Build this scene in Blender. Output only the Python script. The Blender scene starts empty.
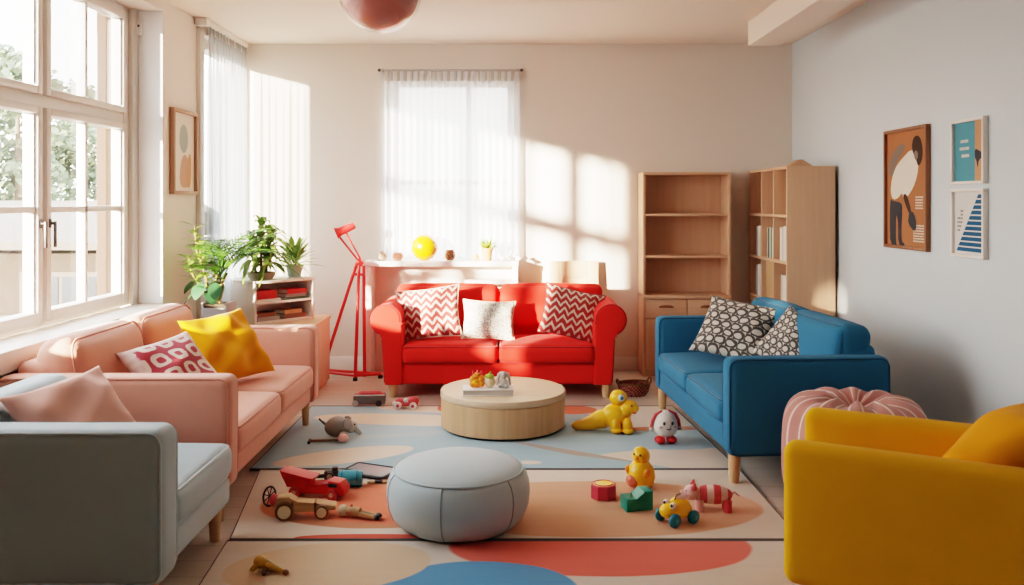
import bpy, bmesh, math, random
from mathutils import Vector, Matrix, Euler
random.seed(7)
R = math.radians
PI = math.pi
COL = bpy.context.scene.collection
V = Vector

# ------------------------------------------------------------------ node / material helpers
class NT:
    def __init__(s, name):
        s.m = bpy.data.materials.new(name); s.m.use_nodes = True
        s.t = s.m.node_tree; s.n = s.t.nodes; s.l = s.t.links
        s.b = s.n['Principled BSDF']; s.out = s.n['Material Output']
    def new(s, typ, **kw):
        n = s.n.new(typ)
        for k, v in kw.items(): setattr(n, k, v)
        return n
    def link(s, a, b): s.l.new(a, b)
    def setv(s, sock, v):
        if hasattr(v, 'is_output') or isinstance(v, bpy.types.NodeSocket): s.link(v, sock)
        else: sock.default_value = v
    def math(s, op, a, b=None, c=None, clamp=False):
        n = s.new('ShaderNodeMath', operation=op, use_clamp=clamp)
        s.setv(n.inputs[0], a)
        if b is not None: s.setv(n.inputs[1], b)
        if c is not None: s.setv(n.inputs[2], c)
        return n.outputs[0]
    def mix(s, fac, a, b):
        n = s.new('ShaderNodeMix', data_type='RGBA')
        s.setv(n.inputs['Factor'], fac)
        s.setv(n.inputs[6], rgba(a)); s.setv(n.inputs[7], rgba(b))
        return n.outputs[2]
    def coord(s, kind='Object'):
        return s.new('ShaderNodeTexCoord').outputs[kind]
    def sep(s, v):
        n = s.new('ShaderNodeSeparateXYZ'); s.link(v, n.inputs[0]); return n.outputs
    def scale(s, v, sc):
        n = s.new('ShaderNodeMapping'); s.link(v, n.inputs[0]); n.inputs['Scale'].default_value = sc; return n.outputs[0]
    def noise(s, v, scale, detail=3, rough=.5):
        n = s.new('ShaderNodeTexNoise'); s.link(v, n.inputs['Vector'])
        n.inputs['Scale'].default_value = scale; n.inputs['Detail'].default_value = detail; n.inputs['Roughness'].default_value = rough
        return n.outputs['Fac']
    def step(s, x, lo, hi):
        n = s.new('ShaderNodeMapRange', interpolation_type='SMOOTHSTEP')
        s.setv(n.inputs[0], x); n.inputs[1].default_value = lo; n.inputs[2].default_value = hi
        return n.outputs[0]
    def bump(s, h, strength=.2, dist=.01):
        n = s.new('ShaderNodeBump'); n.inputs['Strength'].default_value = strength; n.inputs['Distance'].default_value = dist
        s.link(h, n.inputs['Height']); s.link(n.outputs[0], s.b.inputs['Normal'])
    def color(s, c): s.setv(s.b.inputs['Base Color'], rgba(c))
    def set(s, **kw):
        for k, v in kw.items(): s.b.inputs[k.replace('_', ' ')].default_value = v
        return s

def rgba(c):
    if isinstance(c, bpy.types.NodeSocket): return c
    if isinstance(c, str):
        c = c.lstrip('#'); c = [int(c[i:i+2], 16)/255 for i in (0, 2, 4)]
        c = [x/12.92 if x <= .04045 else ((x+.055)/1.055)**2.4 for x in c]
    return (c[0], c[1], c[2], 1)
def mul(c, k):
    c = rgba(c); return (c[0]*k, c[1]*k, c[2]*k)

def fabric(name, c, var=.12, weave=420, bump=.12, sheen=.25, rough=.9):
    t = NT(name); v = t.coord()
    n = t.noise(v, 9, 4); n2 = t.noise(v, weave, 1)
    t.color(t.mix(t.math('ADD', t.math('MULTIPLY', n, .7), t.math('MULTIPLY', n2, .3)), mul(c, 1-var), mul(c, 1+var)))
    t.set(Roughness=rough, Sheen_Weight=sheen, Sheen_Roughness=.5)
    t.b.inputs['Specular IOR Level'].default_value = .2
    t.bump(t.math('ADD', t.math('MULTIPLY', n2, .3), t.noise(v, 22, 3)), bump, .006)
    return t.m
def plain(name, c, rough=.5, var=.06, scale=14, metal=0, spec=.5, coat=0, bump=0):
    t = NT(name); v = t.coord(); n = t.noise(v, scale, 3)
    t.color(t.mix(n, mul(c, 1-var), mul(c, 1+var)))
    t.set(Roughness=rough, Metallic=metal, Coat_Weight=coat)
    t.b.inputs['Specular IOR Level'].default_value = spec
    if bump: t.bump(t.noise(v, scale*5, 3), bump, .004)
    return t.m
def wood(name, c1, c2, axis='Z', scale=1.0, rough=.5):
    t = NT(name); v = t.coord()
    s = {'X': (1.2, 26, 26), 'Y': (26, 1.2, 26), 'Z': (26, 26, 1.2)}[axis]
    mv = t.scale(v, tuple(k*scale for k in s))
    n = t.noise(mv, 1.0, 5, .6); n2 = t.noise(mv, 4.5, 2)
    f = t.step(t.math('ADD', t.math('MULTIPLY', n, .75), t.math('MULTIPLY', n2, .25)), .3, .7)
    t.color(t.mix(f, c1, c2)); t.set(Roughness=rough)
    t.b.inputs['Specular IOR Level'].default_value = .35
    t.bump(n, .08, .003)
    return t.m

# ------------------------------------------------------------------ mesh helpers
def link(o, parent=None):
    COL.objects.link(o)
    if parent is not None: o.parent = parent
    return o
def obj(name, bm, mat, parent=None, loc=None, rot=None, smooth=38, mode=None):
    me = bpy.data.meshes.new(name)
    bmesh.ops.recalc_face_normals(bm, faces=bm.faces) if len(bm.faces) else None
    bm.to_mesh(me); bm.free()
    for m in (mat if isinstance(mat, (list, tuple)) else [mat]): me.materials.append(m)
    if smooth:
        me.shade_smooth()
        if smooth < 179: me.set_sharp_from_angle(angle=R(smooth))
    o = link(bpy.data.objects.new(name, me), parent)
    if mode: o.rotation_mode = mode
    if loc is not None: o.location = loc
    if rot is not None: o.rotation_euler = rot
    return o
def tag(o, label=None, cat=None, group=None, kind=None):
    if label: o['label'] = label
    if cat: o['category'] = cat
    if group: o['group'] = group
    if kind: o['kind'] = kind
    return o
def thing(name, label, cat, loc=(0, 0, 0), rotz=0, group=None, rot=None):
    o = bpy.data.objects.new(name, None); COL.objects.link(o)
    o.empty_display_size = .1
    o.location = loc; o.rotation_euler = rot if rot else (0, 0, rotz)
    return tag(o, label, cat, group)
def struct(name, bm, mat, parent=None, smooth=30):
    o = obj(name, bm, mat, parent, smooth=smooth)
    if parent is None: o['kind'] = 'structure'
    return o
def B(): return bmesh.new()
def quad(bm, pts, mi=0):
    f = bm.faces.new([bm.verts.new(p) for p in pts]); f.material_index = mi; return f
def merge(dst, src, M=None, mi=None):
    if M is not None: bmesh.ops.transform(src, matrix=M, verts=src.verts)
    vm = {v: dst.verts.new(v.co) for v in src.verts}
    uvs = src.loops.layers.uv.active; uvd = dst.loops.layers.uv.verify() if uvs else None
    for f in src.faces:
        try: nf = dst.faces.new([vm[v] for v in f.verts])
        except ValueError: continue
        nf.material_index = f.material_index if mi is None else mi
        if uvs:
            for a, b in zip(f.loops, nf.loops): b[uvd].uv = a[uvs].uv
    src.free(); return dst
def box(bm, x0, x1, y0, y1, z0, z1, bev=0, seg=2, M=None, mi=0):
    s = B(); bmesh.ops.create_cube(s, size=1)
    bmesh.ops.transform(s, matrix=Matrix.Translation(((x0+x1)/2, (y0+y1)/2, (z0+z1)/2)) @ Matrix.Diagonal((abs(x1-x0), abs(y1-y0), abs(z1-z0), 1)), verts=s.verts)
    if bev: bmesh.ops.bevel(s, geom=list(s.edges), offset=bev, segments=seg, profile=.5, affect='EDGES')
    return merge(bm, s, M, mi)
def tube(bm, pts, r, seg=8, cap=True, closed=False, mi=0, flat=1.0):
    pts = [V(p) for p in pts]; n = len(pts)
    rs = r if isinstance(r, (list, tuple)) else [r]*n
    rings = []; up = None
    for i, p in enumerate(pts):
        a = pts[(i-1) % n] if (closed or i > 0) else p
        b = pts[(i+1) % n] if (closed or i < n-1) else p
        d = (b-a).normalized()
        if up is None:
            up = V((0, 0, 1)) if abs(d.z) < .9 else V((1, 0, 0))
        x = d.cross(up)
        if x.length < 1e-5: x = d.orthogonal()
        x.normalize(); y = x.cross(d).normalized(); up = y
        rings.append([bm.verts.new(p + rs[i]*(math.cos(2*PI*k/seg)*x + flat*math.sin(2*PI*k/seg)*y)) for k in range(seg)])
    m = n if closed else n-1
    for i in range(m):
        A, C = rings[i], rings[(i+1) % n]
        for k in range(seg):
            f = bm.faces.new((A[k], A[(k+1) % seg], C[(k+1) % seg], C[k])); f.material_index = mi
    if cap and not closed:
        for rr in (rings[0][::-1], rings[-1]):
            f = bm.faces.new(rr); f.material_index = mi
    return bm
def lathe(bm, prof, seg=32, M=None, mi=0):
    s = B(); rings = []
    for r, z in prof:
        if r < 1e-6: rings.append([s.verts.new((0, 0, z))])
        else: rings.append([s.verts.new((r*math.cos(2*PI*k/seg), r*math.sin(2*PI*k/seg), z)) for k in range(seg)])
    for A, C in zip(rings, rings[1:]):
        for k in range(seg):
            k2 = (k+1) % seg
            if len(A) == 1 and len(C) == 1: continue
            if len(A) == 1: s.faces.new((A[0], C[k2], C[k]))
            elif len(C) == 1: s.faces.new((A[k], A[k2], C[0]))
            else: s.faces.new((A[k], A[k2], C[k2], C[k]))
    if len(rings[0]) > 1: s.faces.new(rings[0][::-1])
    if len(rings[-1]) > 1: s.faces.new(rings[-1])
    return merge(bm, s, M, mi)
def ell(bm, c, r, rot=(0, 0, 0), seg=20, rings=12, mi=0):
    s = B(); bmesh.ops.create_uvsphere(s, u_segments=seg, v_segments=rings, radius=1)
    rr = r if isinstance(r, (tuple, list)) else (r, r, r)
    M = Matrix.Translation(c) @ Euler(rot).to_matrix().to_4x4() @ Matrix.Diagonal((*rr, 1))
    return merge(bm, s, M, mi)
def prism(bm, poly, y0, y1, bev=0, seg=3, plane='XZ', mi=0, M=None):
    s = B()
    def P(a, b, y): return (a, y, b) if plane == 'XZ' else ((y, a, b) if plane == 'YZ' else (a, b, y))
    lo = [s.verts.new(P(a, b, y0)) for a, b in poly]; hi = [s.verts.new(P(a, b, y1)) for a, b in poly]
    n = len(poly)
    f0 = s.faces.new(lo[::-1]); f1 = s.faces.new(hi)
    for i in range(n): s.faces.new((lo[i], lo[(i+1) % n], hi[(i+1) % n], hi[i]))
    if bev:
        eds = list(f0.edges) + list(f1.edges)
        bmesh.ops.bevel(s, geom=eds, offset=bev, segments=seg, profile=.5, affect='EDGES')
    return merge(bm, s, M, mi)
def cyl(bm, p0, p1, r0, r1=None, seg=20, mi=0):
    return tube(bm, [p0, p1], [r0, r0 if r1 is None else r1], seg, mi=mi)
def soft(bm, x0, x1, y0, y1, z0, z1, r=.05, n=8, top=0, bot=0, front=0, back=0, side=0, wob=0, M=None):
    """rounded box with finely gridded faces and bulging cushions faces"""
    c = V(((x0+x1)/2, (y0+y1)/2, (z0+z1)/2)); h = V((abs(x1-x0)/2, abs(y1-y0)/2, abs(z1-z0)/2))
    r = min(r, h.x*.98, h.y*.98, h.z*.98)
    def cs(hh):
        a = [-hh + r*(1-math.cos(PI/2*k/4)) for k in range(4)]
        k = max(2, min(n, int(2*hh/.05)+2)); b = [-hh+r + (2*hh-2*r)*i/k for i in range(k+1)]
        return a + b + [-t for t in a[::-1]]
    X, Y, Z = cs(h.x), cs(h.y), cs(h.z)
    s = B(); cache = {}
    ph = random.random()*9
    def vert(p):
        key = (round(p[0], 5), round(p[1], 5), round(p[2], 5))
        if key in cache: return cache[key]
        p = V(p); q = V([max(-(h[i]-r), min(h[i]-r, p[i])) for i in range(3)])
        d = p-q
        if d.length > 1e-7: p2 = q + d.normalized()*r
        else: p2 = p.copy()
        u, v, w = p.x/h.x, p.y/h.y, p.z/h.z
        fx, fy, fz = max(0, 1-u*u), max(0, 1-v*v), max(0, 1-w*w)
        if w > 0: p2.z += top*(fx*fy)**.5*w
        else: p2.z += bot*(fx*fy)**.5*w
        if v < 0: p2.y -= front*(fx*fz)**.5*-v
        else: p2.y += back*(fx*fz)**.5*v
        p2.x += side*(fy*fz)**.5*u
        if wob:
            p2.z += wob*math.sin(7*p.x+ph)*math.sin(6*p.y+2*ph)*(.3+.7*fx*fy)
            p2.y += wob*.6*math.sin(6*p.x+ph*3)*math.sin(5*p.z+ph)
        cache[key] = s.verts.new(p2 + c); return cache[key]
    def face(a, b, f):
        for i in range(len(a)-1):
            for j in range(len(b)-1):
                vs = [vert(f(a[i], b[j])), vert(f(a[i+1], b[j])), vert(f(a[i+1], b[j+1])), vert(f(a[i], b[j+1]))]
                if len(set(vs)) == 4:
                    try: s.faces.new(vs)
                    except ValueError: pass
    for sg in (-1, 1):
        face(X, Y, lambda a, b: (a, b, sg*h.z)); face(X, Z, lambda a, b: (a, sg*h.y, b)); face(Y, Z, lambda a, b: (sg*h.x, a, b))
    bmesh.ops.remove_doubles(s, verts=s.verts, dist=1e-6)
    return merge(bm, s, M)
def rrect(w, h, r, k=5):
    """rounded rectangle outline points centred on 0"""
    out = []
    for cx, cy, a0 in ((w/2-r, h/2-r, 0), (-w/2+r, h/2-r, 90), (-w/2+r, -h/2+r, 180), (w/2-r, -h/2+r, 270)):
        for i in range(k+1):
            a = R(a0+90*i/k); out.append((cx+r*math.cos(a), cy+r*math.sin(a)))
    return out
def circ(n, r, cx=0, cy=0, ry=None, a0=0):
    return [(cx+r*math.cos(2*PI*k/n+a0), cy+(ry or r)*math.sin(2*PI*k/n+a0)) for k in range(n)]
def copy_tree(o, parent=None):
    c = o.copy(); COL.objects.link(c); c.parent = parent
    for ch in list(o.children): copy_tree(ch, c)
    return c

# ------------------------------------------------------------------ room constants
XL, XR, YB, YF, ZC = -2.43, 2.50, 7.85, -2.3, 2.91
TH = .30

# ------------------------------------------------------------------ materials
def wall_mat(name, c, var=.025):
    t = NT(name); v = t.coord(); n = t.noise(v, 1.3, 3); n2 = t.noise(v, 160, 2)
    t.color(t.mix(n, mul(c, 1-var), mul(c, 1+var))); t.set(Roughness=.85)
    t.b.inputs['Specular IOR Level'].default_value = .2
    t.bump(n2, .05, .003); return t.m
M = {}
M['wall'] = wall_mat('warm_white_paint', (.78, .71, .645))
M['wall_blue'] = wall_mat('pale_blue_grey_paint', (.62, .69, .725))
M['ceil'] = wall_mat('ceiling_paint', (.80, .73, .655))
M['white'] = plain('white_gloss_paint', (.80, .77, .73), .4, .02)
M['frame_white'] = plain('window_white_paint', (.70, .67, .63), .4, .03)
M['sill'] = plain('sill_paint', (.78, .70, .63), .4, .03)
M['pink'] = fabric('salmon_fabric', (.66, .315, .235), .07, bump=.10)
M['pinkpipe'] = fabric('salmon_piping', (.58, .25, .19), .05)
M['red'] = fabric('red_fabric', (.70, .028, .02), .08, bump=.10, sheen=.05)
M['redpipe'] = fabric('dark_red_piping', (.42, .02, .02), .05)
M['blue'] = fabric('teal_blue_fabric', (.036, .17, .30), .08, bump=.10, sheen=.04)
M['bluepipe'] = fabric('blue_piping', (.02, .11, .20), .05)
M['ltblue'] = fabric('pale_blue_grey_fabric', (.40, .49, .52), .05, bump=.08)
M['ltbluepipe'] = fabric('pale_piping', (.50, .58, .60), .05)
M['yellow'] = fabric('mustard_fabric', (.76, .385, .009), .07, bump=.08, sheen=.05)
M['yellow_cush'] = fabric('yellow_cotton', (.74, .29, .004), .08, bump=.15, sheen=.08)
M['peach'] = fabric('peach_cotton', (.74, .42, .34), .06, bump=.12)
M['pouf'] = fabric('pale_grey_blue_cloth', (.48, .56, .58), .04, bump=.06)
M['pouf_seam'] = fabric('grey_seam', (.28, .33, .35), .04)
M['leg'] = wood('beech_leg', (.60, .38, .21), (.70, .48, .29), 'Z')
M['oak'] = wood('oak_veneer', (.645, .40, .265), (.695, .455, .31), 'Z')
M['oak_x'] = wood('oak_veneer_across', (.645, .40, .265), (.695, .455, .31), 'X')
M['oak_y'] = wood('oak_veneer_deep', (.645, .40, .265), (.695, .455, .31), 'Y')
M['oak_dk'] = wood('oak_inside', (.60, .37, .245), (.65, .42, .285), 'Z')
M['oak_tab'] = wood('pale_oak', (.56, .345, .19), (.66, .44, .26), 'Z', .6)
M['oak_top'] = wood('pale_oak_top', (.62, .46, .31), (.70, .54, .38), 'X', .6)
M['dark_wood'] = wood('walnut_frame', (.24, .105, .055), (.32, .155, .085), 'Z')
M['lt_wood'] = wood('pale_frame_wood', (.52, .36, .25), (.6, .43, .30), 'Z')
M['metal'] = plain('brushed_metal', (.55, .55, .55), .35, .04, metal=1)
M['dkmetal'] = plain('dark_handle_metal', (.10, .09, .085), .4, .05, metal=.7)
M['redmetal'] = plain('red_lacquer', (.62, .03, .03), .3, .03, coat=.3)
M['black'] = plain('black_rubber', (.02, .02, .02), .6)
M['paper'] = plain('white_paper', (.78, .76, .72), .7, .03)
# toys
M['t_yel'] = plain('toy_yellow', (.95, .50, .012), .38, .05, coat=.15)
M['t_red'] = plain('toy_red', (.68, .02, .02), .35, .05, coat=.2)
M['t_green'] = plain('toy_teal_green', (.01, .26, .20), .4, .06)
M['t_blue'] = plain('toy_blue', (.015, .20, .30), .35, .05, coat=.2)
M['t_pink'] = plain('toy_pink', (.80, .45, .42), .5, .05)
M['t_redpink'] = plain('toy_rose_red', (.58, .07, .08), .5, .05)
M['t_white'] = plain('toy_white', (.78, .73, .68), .45, .05)
M['t_wood'] = wood('toy_wood', (.42, .24, .11), (.56, .36, .18), 'X', 1.5)
M['t_teal'] = plain('toy_teal', (.06, .34, .42), .4, .06)
M['t_grey'] = fabric('grey_plush', (.40, .37, .34), .15, 300, .3)
M['t_ltgrey'] = fabric('pale_grey_plush', (.55, .51, .47), .15, 300, .3)
M['t_dark'] = plain('toy_charcoal', (.05, .05, .055), .45, .08)
M['t_orange'] = plain('toy_orange', (.86, .28, .02), .4, .08)
M['t_lime'] = plain('toy_lime', (.38, .48, .05), .5, .1)
M['t_cream'] = plain('toy_cream', (.72, .58, .38), .5, .06)
M['t_ochre'] = plain('toy_ochre', (.55, .29, .02), .45, .1)
M['t_brown'] = plain('toy_brown', (.20, .09, .03), .5, .1)
M['terracotta'] = plain('terracotta', (.62, .24, .11), .7, .08)
M['stone'] = plain('stone_brown', (.40, .29, .23), .7, .15, 30)
M['soil'] = plain('potting_soil', (.06, .04, .025), .9, .2, 60, bump=.5)
M['planter'] = plain('grey_planter', (.30, .29, .29), .6, .06)
M['bluepot'] = plain('grey_green_pot', (.42, .50, .47), .5, .06)

def leaf_mat(name, c1, c2, trans=.25):
    t = NT(name); v = t.coord(); n = t.noise(v, 16, 3)
    c = t.mix(n, c1, c2); t.color(c); t.set(Roughness=.45)
    tr = t.new('ShaderNodeBsdfTranslucent'); t.link(c, tr.inputs[0])
    mx = t.new('ShaderNodeMixShader'); mx.inputs[0].default_value = trans
    t.link(t.b.outputs[0], mx.inputs[1]); t.link(tr.outputs[0], mx.inputs[2]); t.link(mx.outputs[0], t.out.inputs[0])
    return t.m
M['palm'] = leaf_mat('palm_green', (.035, .12, .012), (.10, .22, .03), .15)
M['drac'] = leaf_mat('variegated_green', (.10, .23, .03), (.36, .46, .14), .28)
M['rubber'] = leaf_mat('dark_leaf_green', (.02, .07, .03), (.05, .13, .05), .1)
M['succ'] = leaf_mat('succulent_green', (.25, .38, .05), (.45, .52, .14))
M['stem'] = plain('plant_stem', (.22, .17, .06), .7, .15)
M['tree1'] = leaf_mat('tree_green', (.13, .16, .10), (.22, .25, .17), .3)
M['bark'] = plain('bark', (.16, .12, .09), .9, .2)

def glass_mat():
    t = NT('window_glass')
    tr = t.new('ShaderNodeBsdfTransparent'); tr.inputs[0].default_value = (.97, .98, .97, 1)
    gl = t.new('ShaderNodeBsdfGlossy'); gl.inputs['Roughness'].default_value = .02
    lw = t.new('ShaderNodeFresnel'); lw.inputs[0].default_value = 1.3
    mx = t.new('ShaderNodeMixShader'); t.link(t.math('MULTIPLY', lw.outputs[0], .5), mx.inputs[0])
    t.link(tr.outputs[0], mx.inputs[1]); t.link(gl.outputs[0], mx.inputs[2]); t.link(mx.outputs[0], t.out.inputs[0])
    return t.m
M['glass'] = glass_mat()
def sheer(name, c, transp, transl):
    t = NT(name)
    v = t.coord(); n = t.noise(v, 40, 2)
    col = t.mix(n, mul(c, .96), c)
    df = t.new('ShaderNodeBsdfDiffuse'); t.link(col, df.inputs[0])
    tl = t.new('ShaderNodeBsdfTranslucent'); t.link(col, tl.inputs[0])
    tp = t.new('ShaderNodeBsdfTransparent')
    m1 = t.new('ShaderNodeMixShader'); m1.inputs[0].default_value = transl
    t.link(df.outputs[0], m1.inputs[1]); t.link(tl.outputs[0], m1.inputs[2])
    m2 = t.new('ShaderNodeMixShader'); m2.inputs[0].default_value = transp
    t.link(m1.outputs[0], m2.inputs[1]); t.link(tp.outputs[0], m2.inputs[2]); t.link(m2.outputs[0], t.out.inputs[0])
    return t.m
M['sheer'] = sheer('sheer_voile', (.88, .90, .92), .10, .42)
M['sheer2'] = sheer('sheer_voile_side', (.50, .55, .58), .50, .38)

# floor planks
def floor_mat():
    t = NT('pale_floorboards'); v = t.coord()
    br = t.new('ShaderNodeTexBrick'); t.link(v, br.inputs['Vector'])
    br.offset = .37; br.inputs['Scale'].default_value = 1
    br.inputs['Brick Width'].default_value = 1.9; br.inputs['Row Height'].default_value = .16
    br.inputs['Mortar Size'].default_value = .0018; br.inputs['Bias'].default_value = 0
    br.inputs['Color1'].default_value = (.56, .475, .40, 1); br.inputs['Color2'].default_value = (.63, .54, .46, 1)
    br.inputs['Mortar'].default_value = (.25, .18, .13, 1)
    g = t.noise(t.scale(v, (1.5, 24, 1)), 1, 5, .6)
    c = t.mix(t.math('MULTIPLY', g, .55), br.outputs['Color'], (.44, .35, .28))
    t.color(c); t.set(Roughness=.42); t.b.inputs['Specular IOR Level'].default_value = .35
    t.bump(br.outputs['Fac'], .1, -.002)
    return t.m
M['floor'] = floor_mat()

# ------------------------------------------------------------------ setting
def wall_with_openings(along, a0, a1, z0, z1, d0, d1, ops):
    """boxes filling a wall (along = 'X' or 'Y') between d0,d1 thickness except openings (a,b,za,zb)"""
    bm = B()
    def bx(p0, p1, q0, q1):
        if p1-p0 < 1e-4 or q1-q0 < 1e-4: return
        if along == 'Y': box(bm, d0, d1, p0, p1, q0, q1)
        else: box(bm, p0, p1, d0, d1, q0, q1)
    cur = a0
    for a, b, za, zb in sorted(ops):
        bx(cur, a, z0, z1); bx(a, b, z0, za); bx(a, b, zb, z1); cur = b
    bx(cur, a1, z0, z1)
    return bm
SILL = .76
W1 = (3.12, 6.13, SILL, 2.83)      # big window on the left
W2 = (6.82, 7.78, SILL, 2.82)      # window behind the side curtain
W3 = (-.15, 1.05, 1.84, 2.22)      # unseen high window beside the camera, shaped to throw sun slivers
W4 = (-1.10, .03, .90, 2.62)       # back wall window
bm = wall_with_openings('Y', YF-TH, 6.45, 0, ZC, XL-TH, XL, [W1, W3])
merge(bm, wall_with_openings('Y', 6.45, YB+TH, 0, ZC, XL-.14, XL, [W2]))
struct('wall_left', bm, M['wall'], smooth=0)
struct('wall_back', wall_with_openings('X', XL, XR, 0, ZC, YB, YB+TH, [W4]), M['wall'], smooth=0)
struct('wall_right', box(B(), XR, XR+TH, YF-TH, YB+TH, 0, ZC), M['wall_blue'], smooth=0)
struct('wall_front', box(B(), XL, XR, YF-TH, YF, 0, ZC), wall_mat('low_bounce_taupe', (.22, .20, .18)), smooth=0)  # unseen end wall, toned dark to cut bounce onto near faces
struct('floor', box(B(), XL-TH, XR+TH, YF-TH, YB+TH, -.12, 0), M['floor'], smooth=0)
struct('ceiling', box(B(), XL-TH, XR+TH, YF-TH, YB+TH, ZC, ZC+.15), M['ceil'], smooth=0)
struct('trim_1', box(B(), 1.848, 2.10, YF, 6.89, 2.72, ZC, .004), M['ceil'], smooth=0)    # ceiling beam
def base(name, *b):
    struct(name, box(B(), *b, bev=.006), M['white'])
base('baseboard_back', XL+.02, XR-.02, YB-.018, YB, 0, .12)
base('baseboard_right', XR-.018, XR, YF, YB-.02, 0, .12)
base('baseboard_left', XL, XL+.018, YF, YB-.02, 0, .12)
bm = box(B(), XL-.19, XL+.002, W1[0]+.002, W1[1]-.002, SILL-.0, SILL+.035, .006)
box(bm, XL+.001, XL+.05, W1[0]-.05, W1[1]+.03, SILL-.07, SILL+.035, .006)
struct('trim_2', bm, M['sill'])
bm = box(B(), XL-.19, XL+.03, W3[0]+.002, W3[1]-.002, W3[2], W3[2]+.03, .006); struct('trim_3', bm, M['sill'])
bm = box(B(), XL-.055, XL+.03, W2[0]+.002, W2[1]-.002, SILL, SILL+.03, .006); struct('trim_4', bm, M['sill'])
bm = box(B(), W4[0]+.002, W4[1]-.002, YB-.03, YB+.18, W4[2]-.0, W4[2]+.03, .006); struct('trim_5', bm, M['white'])

def pane(parent, bm): return obj('pane', bm, M['glass'], parent, smooth=0)
def window_side(name, w, cas, zt=None, handles=(), bars=True, far=None, xi=None):
    """left-wall window of casements; outer plane at XL-.21"""
    xi = xi or XL-.20; xo = xi-.07
    a, b, z0, z1 = w; z0 += .035
    root = bpy.data.objects.new(name, None); COL.objects.link(root); root['kind'] = 'structure'
    bm = B(); f = .055
    box(bm, xo+.002, xi-.002, a, b, z1-f, z1, .004); box(bm, xo+.002, xi-.002, a, b, z0, z0+.03, .004)
    box(bm, xo, xi, a, a+f, z0, z1, .004); box(bm, xo, xi, (far or b-f), b, z0, z1, .004)
    if far: box(bm, xi, xi+.03, far+.07, b, z0, z1, .006)
    edges = []
    n = len(cas)
    for i in range(n-1):
        m = (cas[i][1]+cas[i+1][0])/2; box(bm, xo, xi-.005, m-.025, m+.025, z0, z1, .004)
    if zt: box(bm, xo+.001, xi-.001, a+f, (far or b-f), zt-.02, zt+.05, .006)
    obj('window_frame', bm, M['frame_white'], root)
    for ca, cb in cas:
        for k, (q0, q1) in enumerate(((z0+.03, (zt-.02) if zt else z1-f), ((zt+.05) if zt else 0, z1-f))):
            if k == 1 and not zt: continue
            s = B(); e = .052; x0, x1 = xo+.005, xi+.022
            box(s, x0, x1, ca, ca+e, q0, q1, .006); box(s, x0, x1, cb-e, cb, q0, q1, .006)
            box(s, x0, x1, ca+e, cb-e, q0, q0+e*(1.25 if k == 0 else .8), .006); box(s, x0, x1, ca+e, cb-e, q1-e*.8, q1, .006)
            # inner beads around the glass
            for (y0, y1, zz0, zz1) in ((ca+e, ca+e+.014, q0+e, q1-e*.8), (cb-e-.014, cb-e, q0+e, q1-e*.8)):
                box(s, x0+.015, x1-.018, y0, y1, zz0, zz1)
            if bars:
                m = (ca+cb)/2-.03
                box(s, x0+.02, x1-.012, m-.018, m+.018, q0+e, q1-e*.8, .004)
                if k == 0: box(s, x0+.02, x1-.012, ca+e, cb-e, 1.44, 1.475, .004)
            sash = obj('sash', s, M['frame_white'], root)
            g = B(); xg = (xo+xi)/2
            quad(g, [(xg, ca+e, q0+e), (xg, cb-e, q0+e), (xg, cb-e, q1-e*.8), (xg, ca+e, q1-e*.8)])
            pane(sash, g)
    for (y, z) in handles:
        h = B(); box(h, xi+.022, xi+.030, y-.011, y+.011, z+.035, z+.085, .003)
        cyl(h, (xi+.03, y, z+.06), (xi+.05, y, z+.06), .008); box(h, xi+.046, xi+.060, y-.009, y+.009, z-.075, z+.072, .004)
        obj('window_handle', h, M['dkmetal'], root)
    return root
window_side('window_1', W1, [(3.19, 3.77), (3.81, 4.895), (4.935, 5.965)], 2.05, [(4.865, 1.32), (4.965, 1.32)], far=5.965)
window_side('window_2', W2, [(6.87, 7.73)], None, bars=False, xi=XL-.06)
window_side('sun_slit_window', W3, [(.098, .382), (.80, .98)], None, bars=False)
obj('slit_infill', box(box(B(), XL-.25, XL-.21, -.10, .098, W3[2]+.03, W3[3]-.05), XL-.25, XL-.21, .382, .80, W3[2]+.03, W3[3]-.05), M['frame_white'], bpy.data.objects['sun_slit_window'], smooth=0)  # added infill, out of view, leaves only two slits for the sun
root = bpy.data.objects.new('window_4', None); COL.objects.link(root); root['kind'] = 'structure'
bm = B(); y0, y1 = YB+.19, YB+.25
a, b, z0, z1 = W4; z0 += .03
for (p0, p1, q0, q1) in ((a, a+.07, z0, z1), (b-.07, b, z0, z1), (a+.07, b-.07, z0, z0+.07), (a+.07, b-.07, z1-.07, z1), (-.42, -.37, z0+.07, z1-.07), (a+.07, b-.07, 1.66, 1.70)):
    box(bm, p0, p1, y0, y1, q0, q1, .004)
obj('window_frame', bm, M['frame_white'], root)
g = B(); quad(g, [(a+.07, y0+.03, z0+.07), (b-.07, y0+.03, z0+.07), (b-.07, y0+.03, z1-.07), (a+.07, y0+.03, z1-.07)]); pane(root, g)

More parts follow.
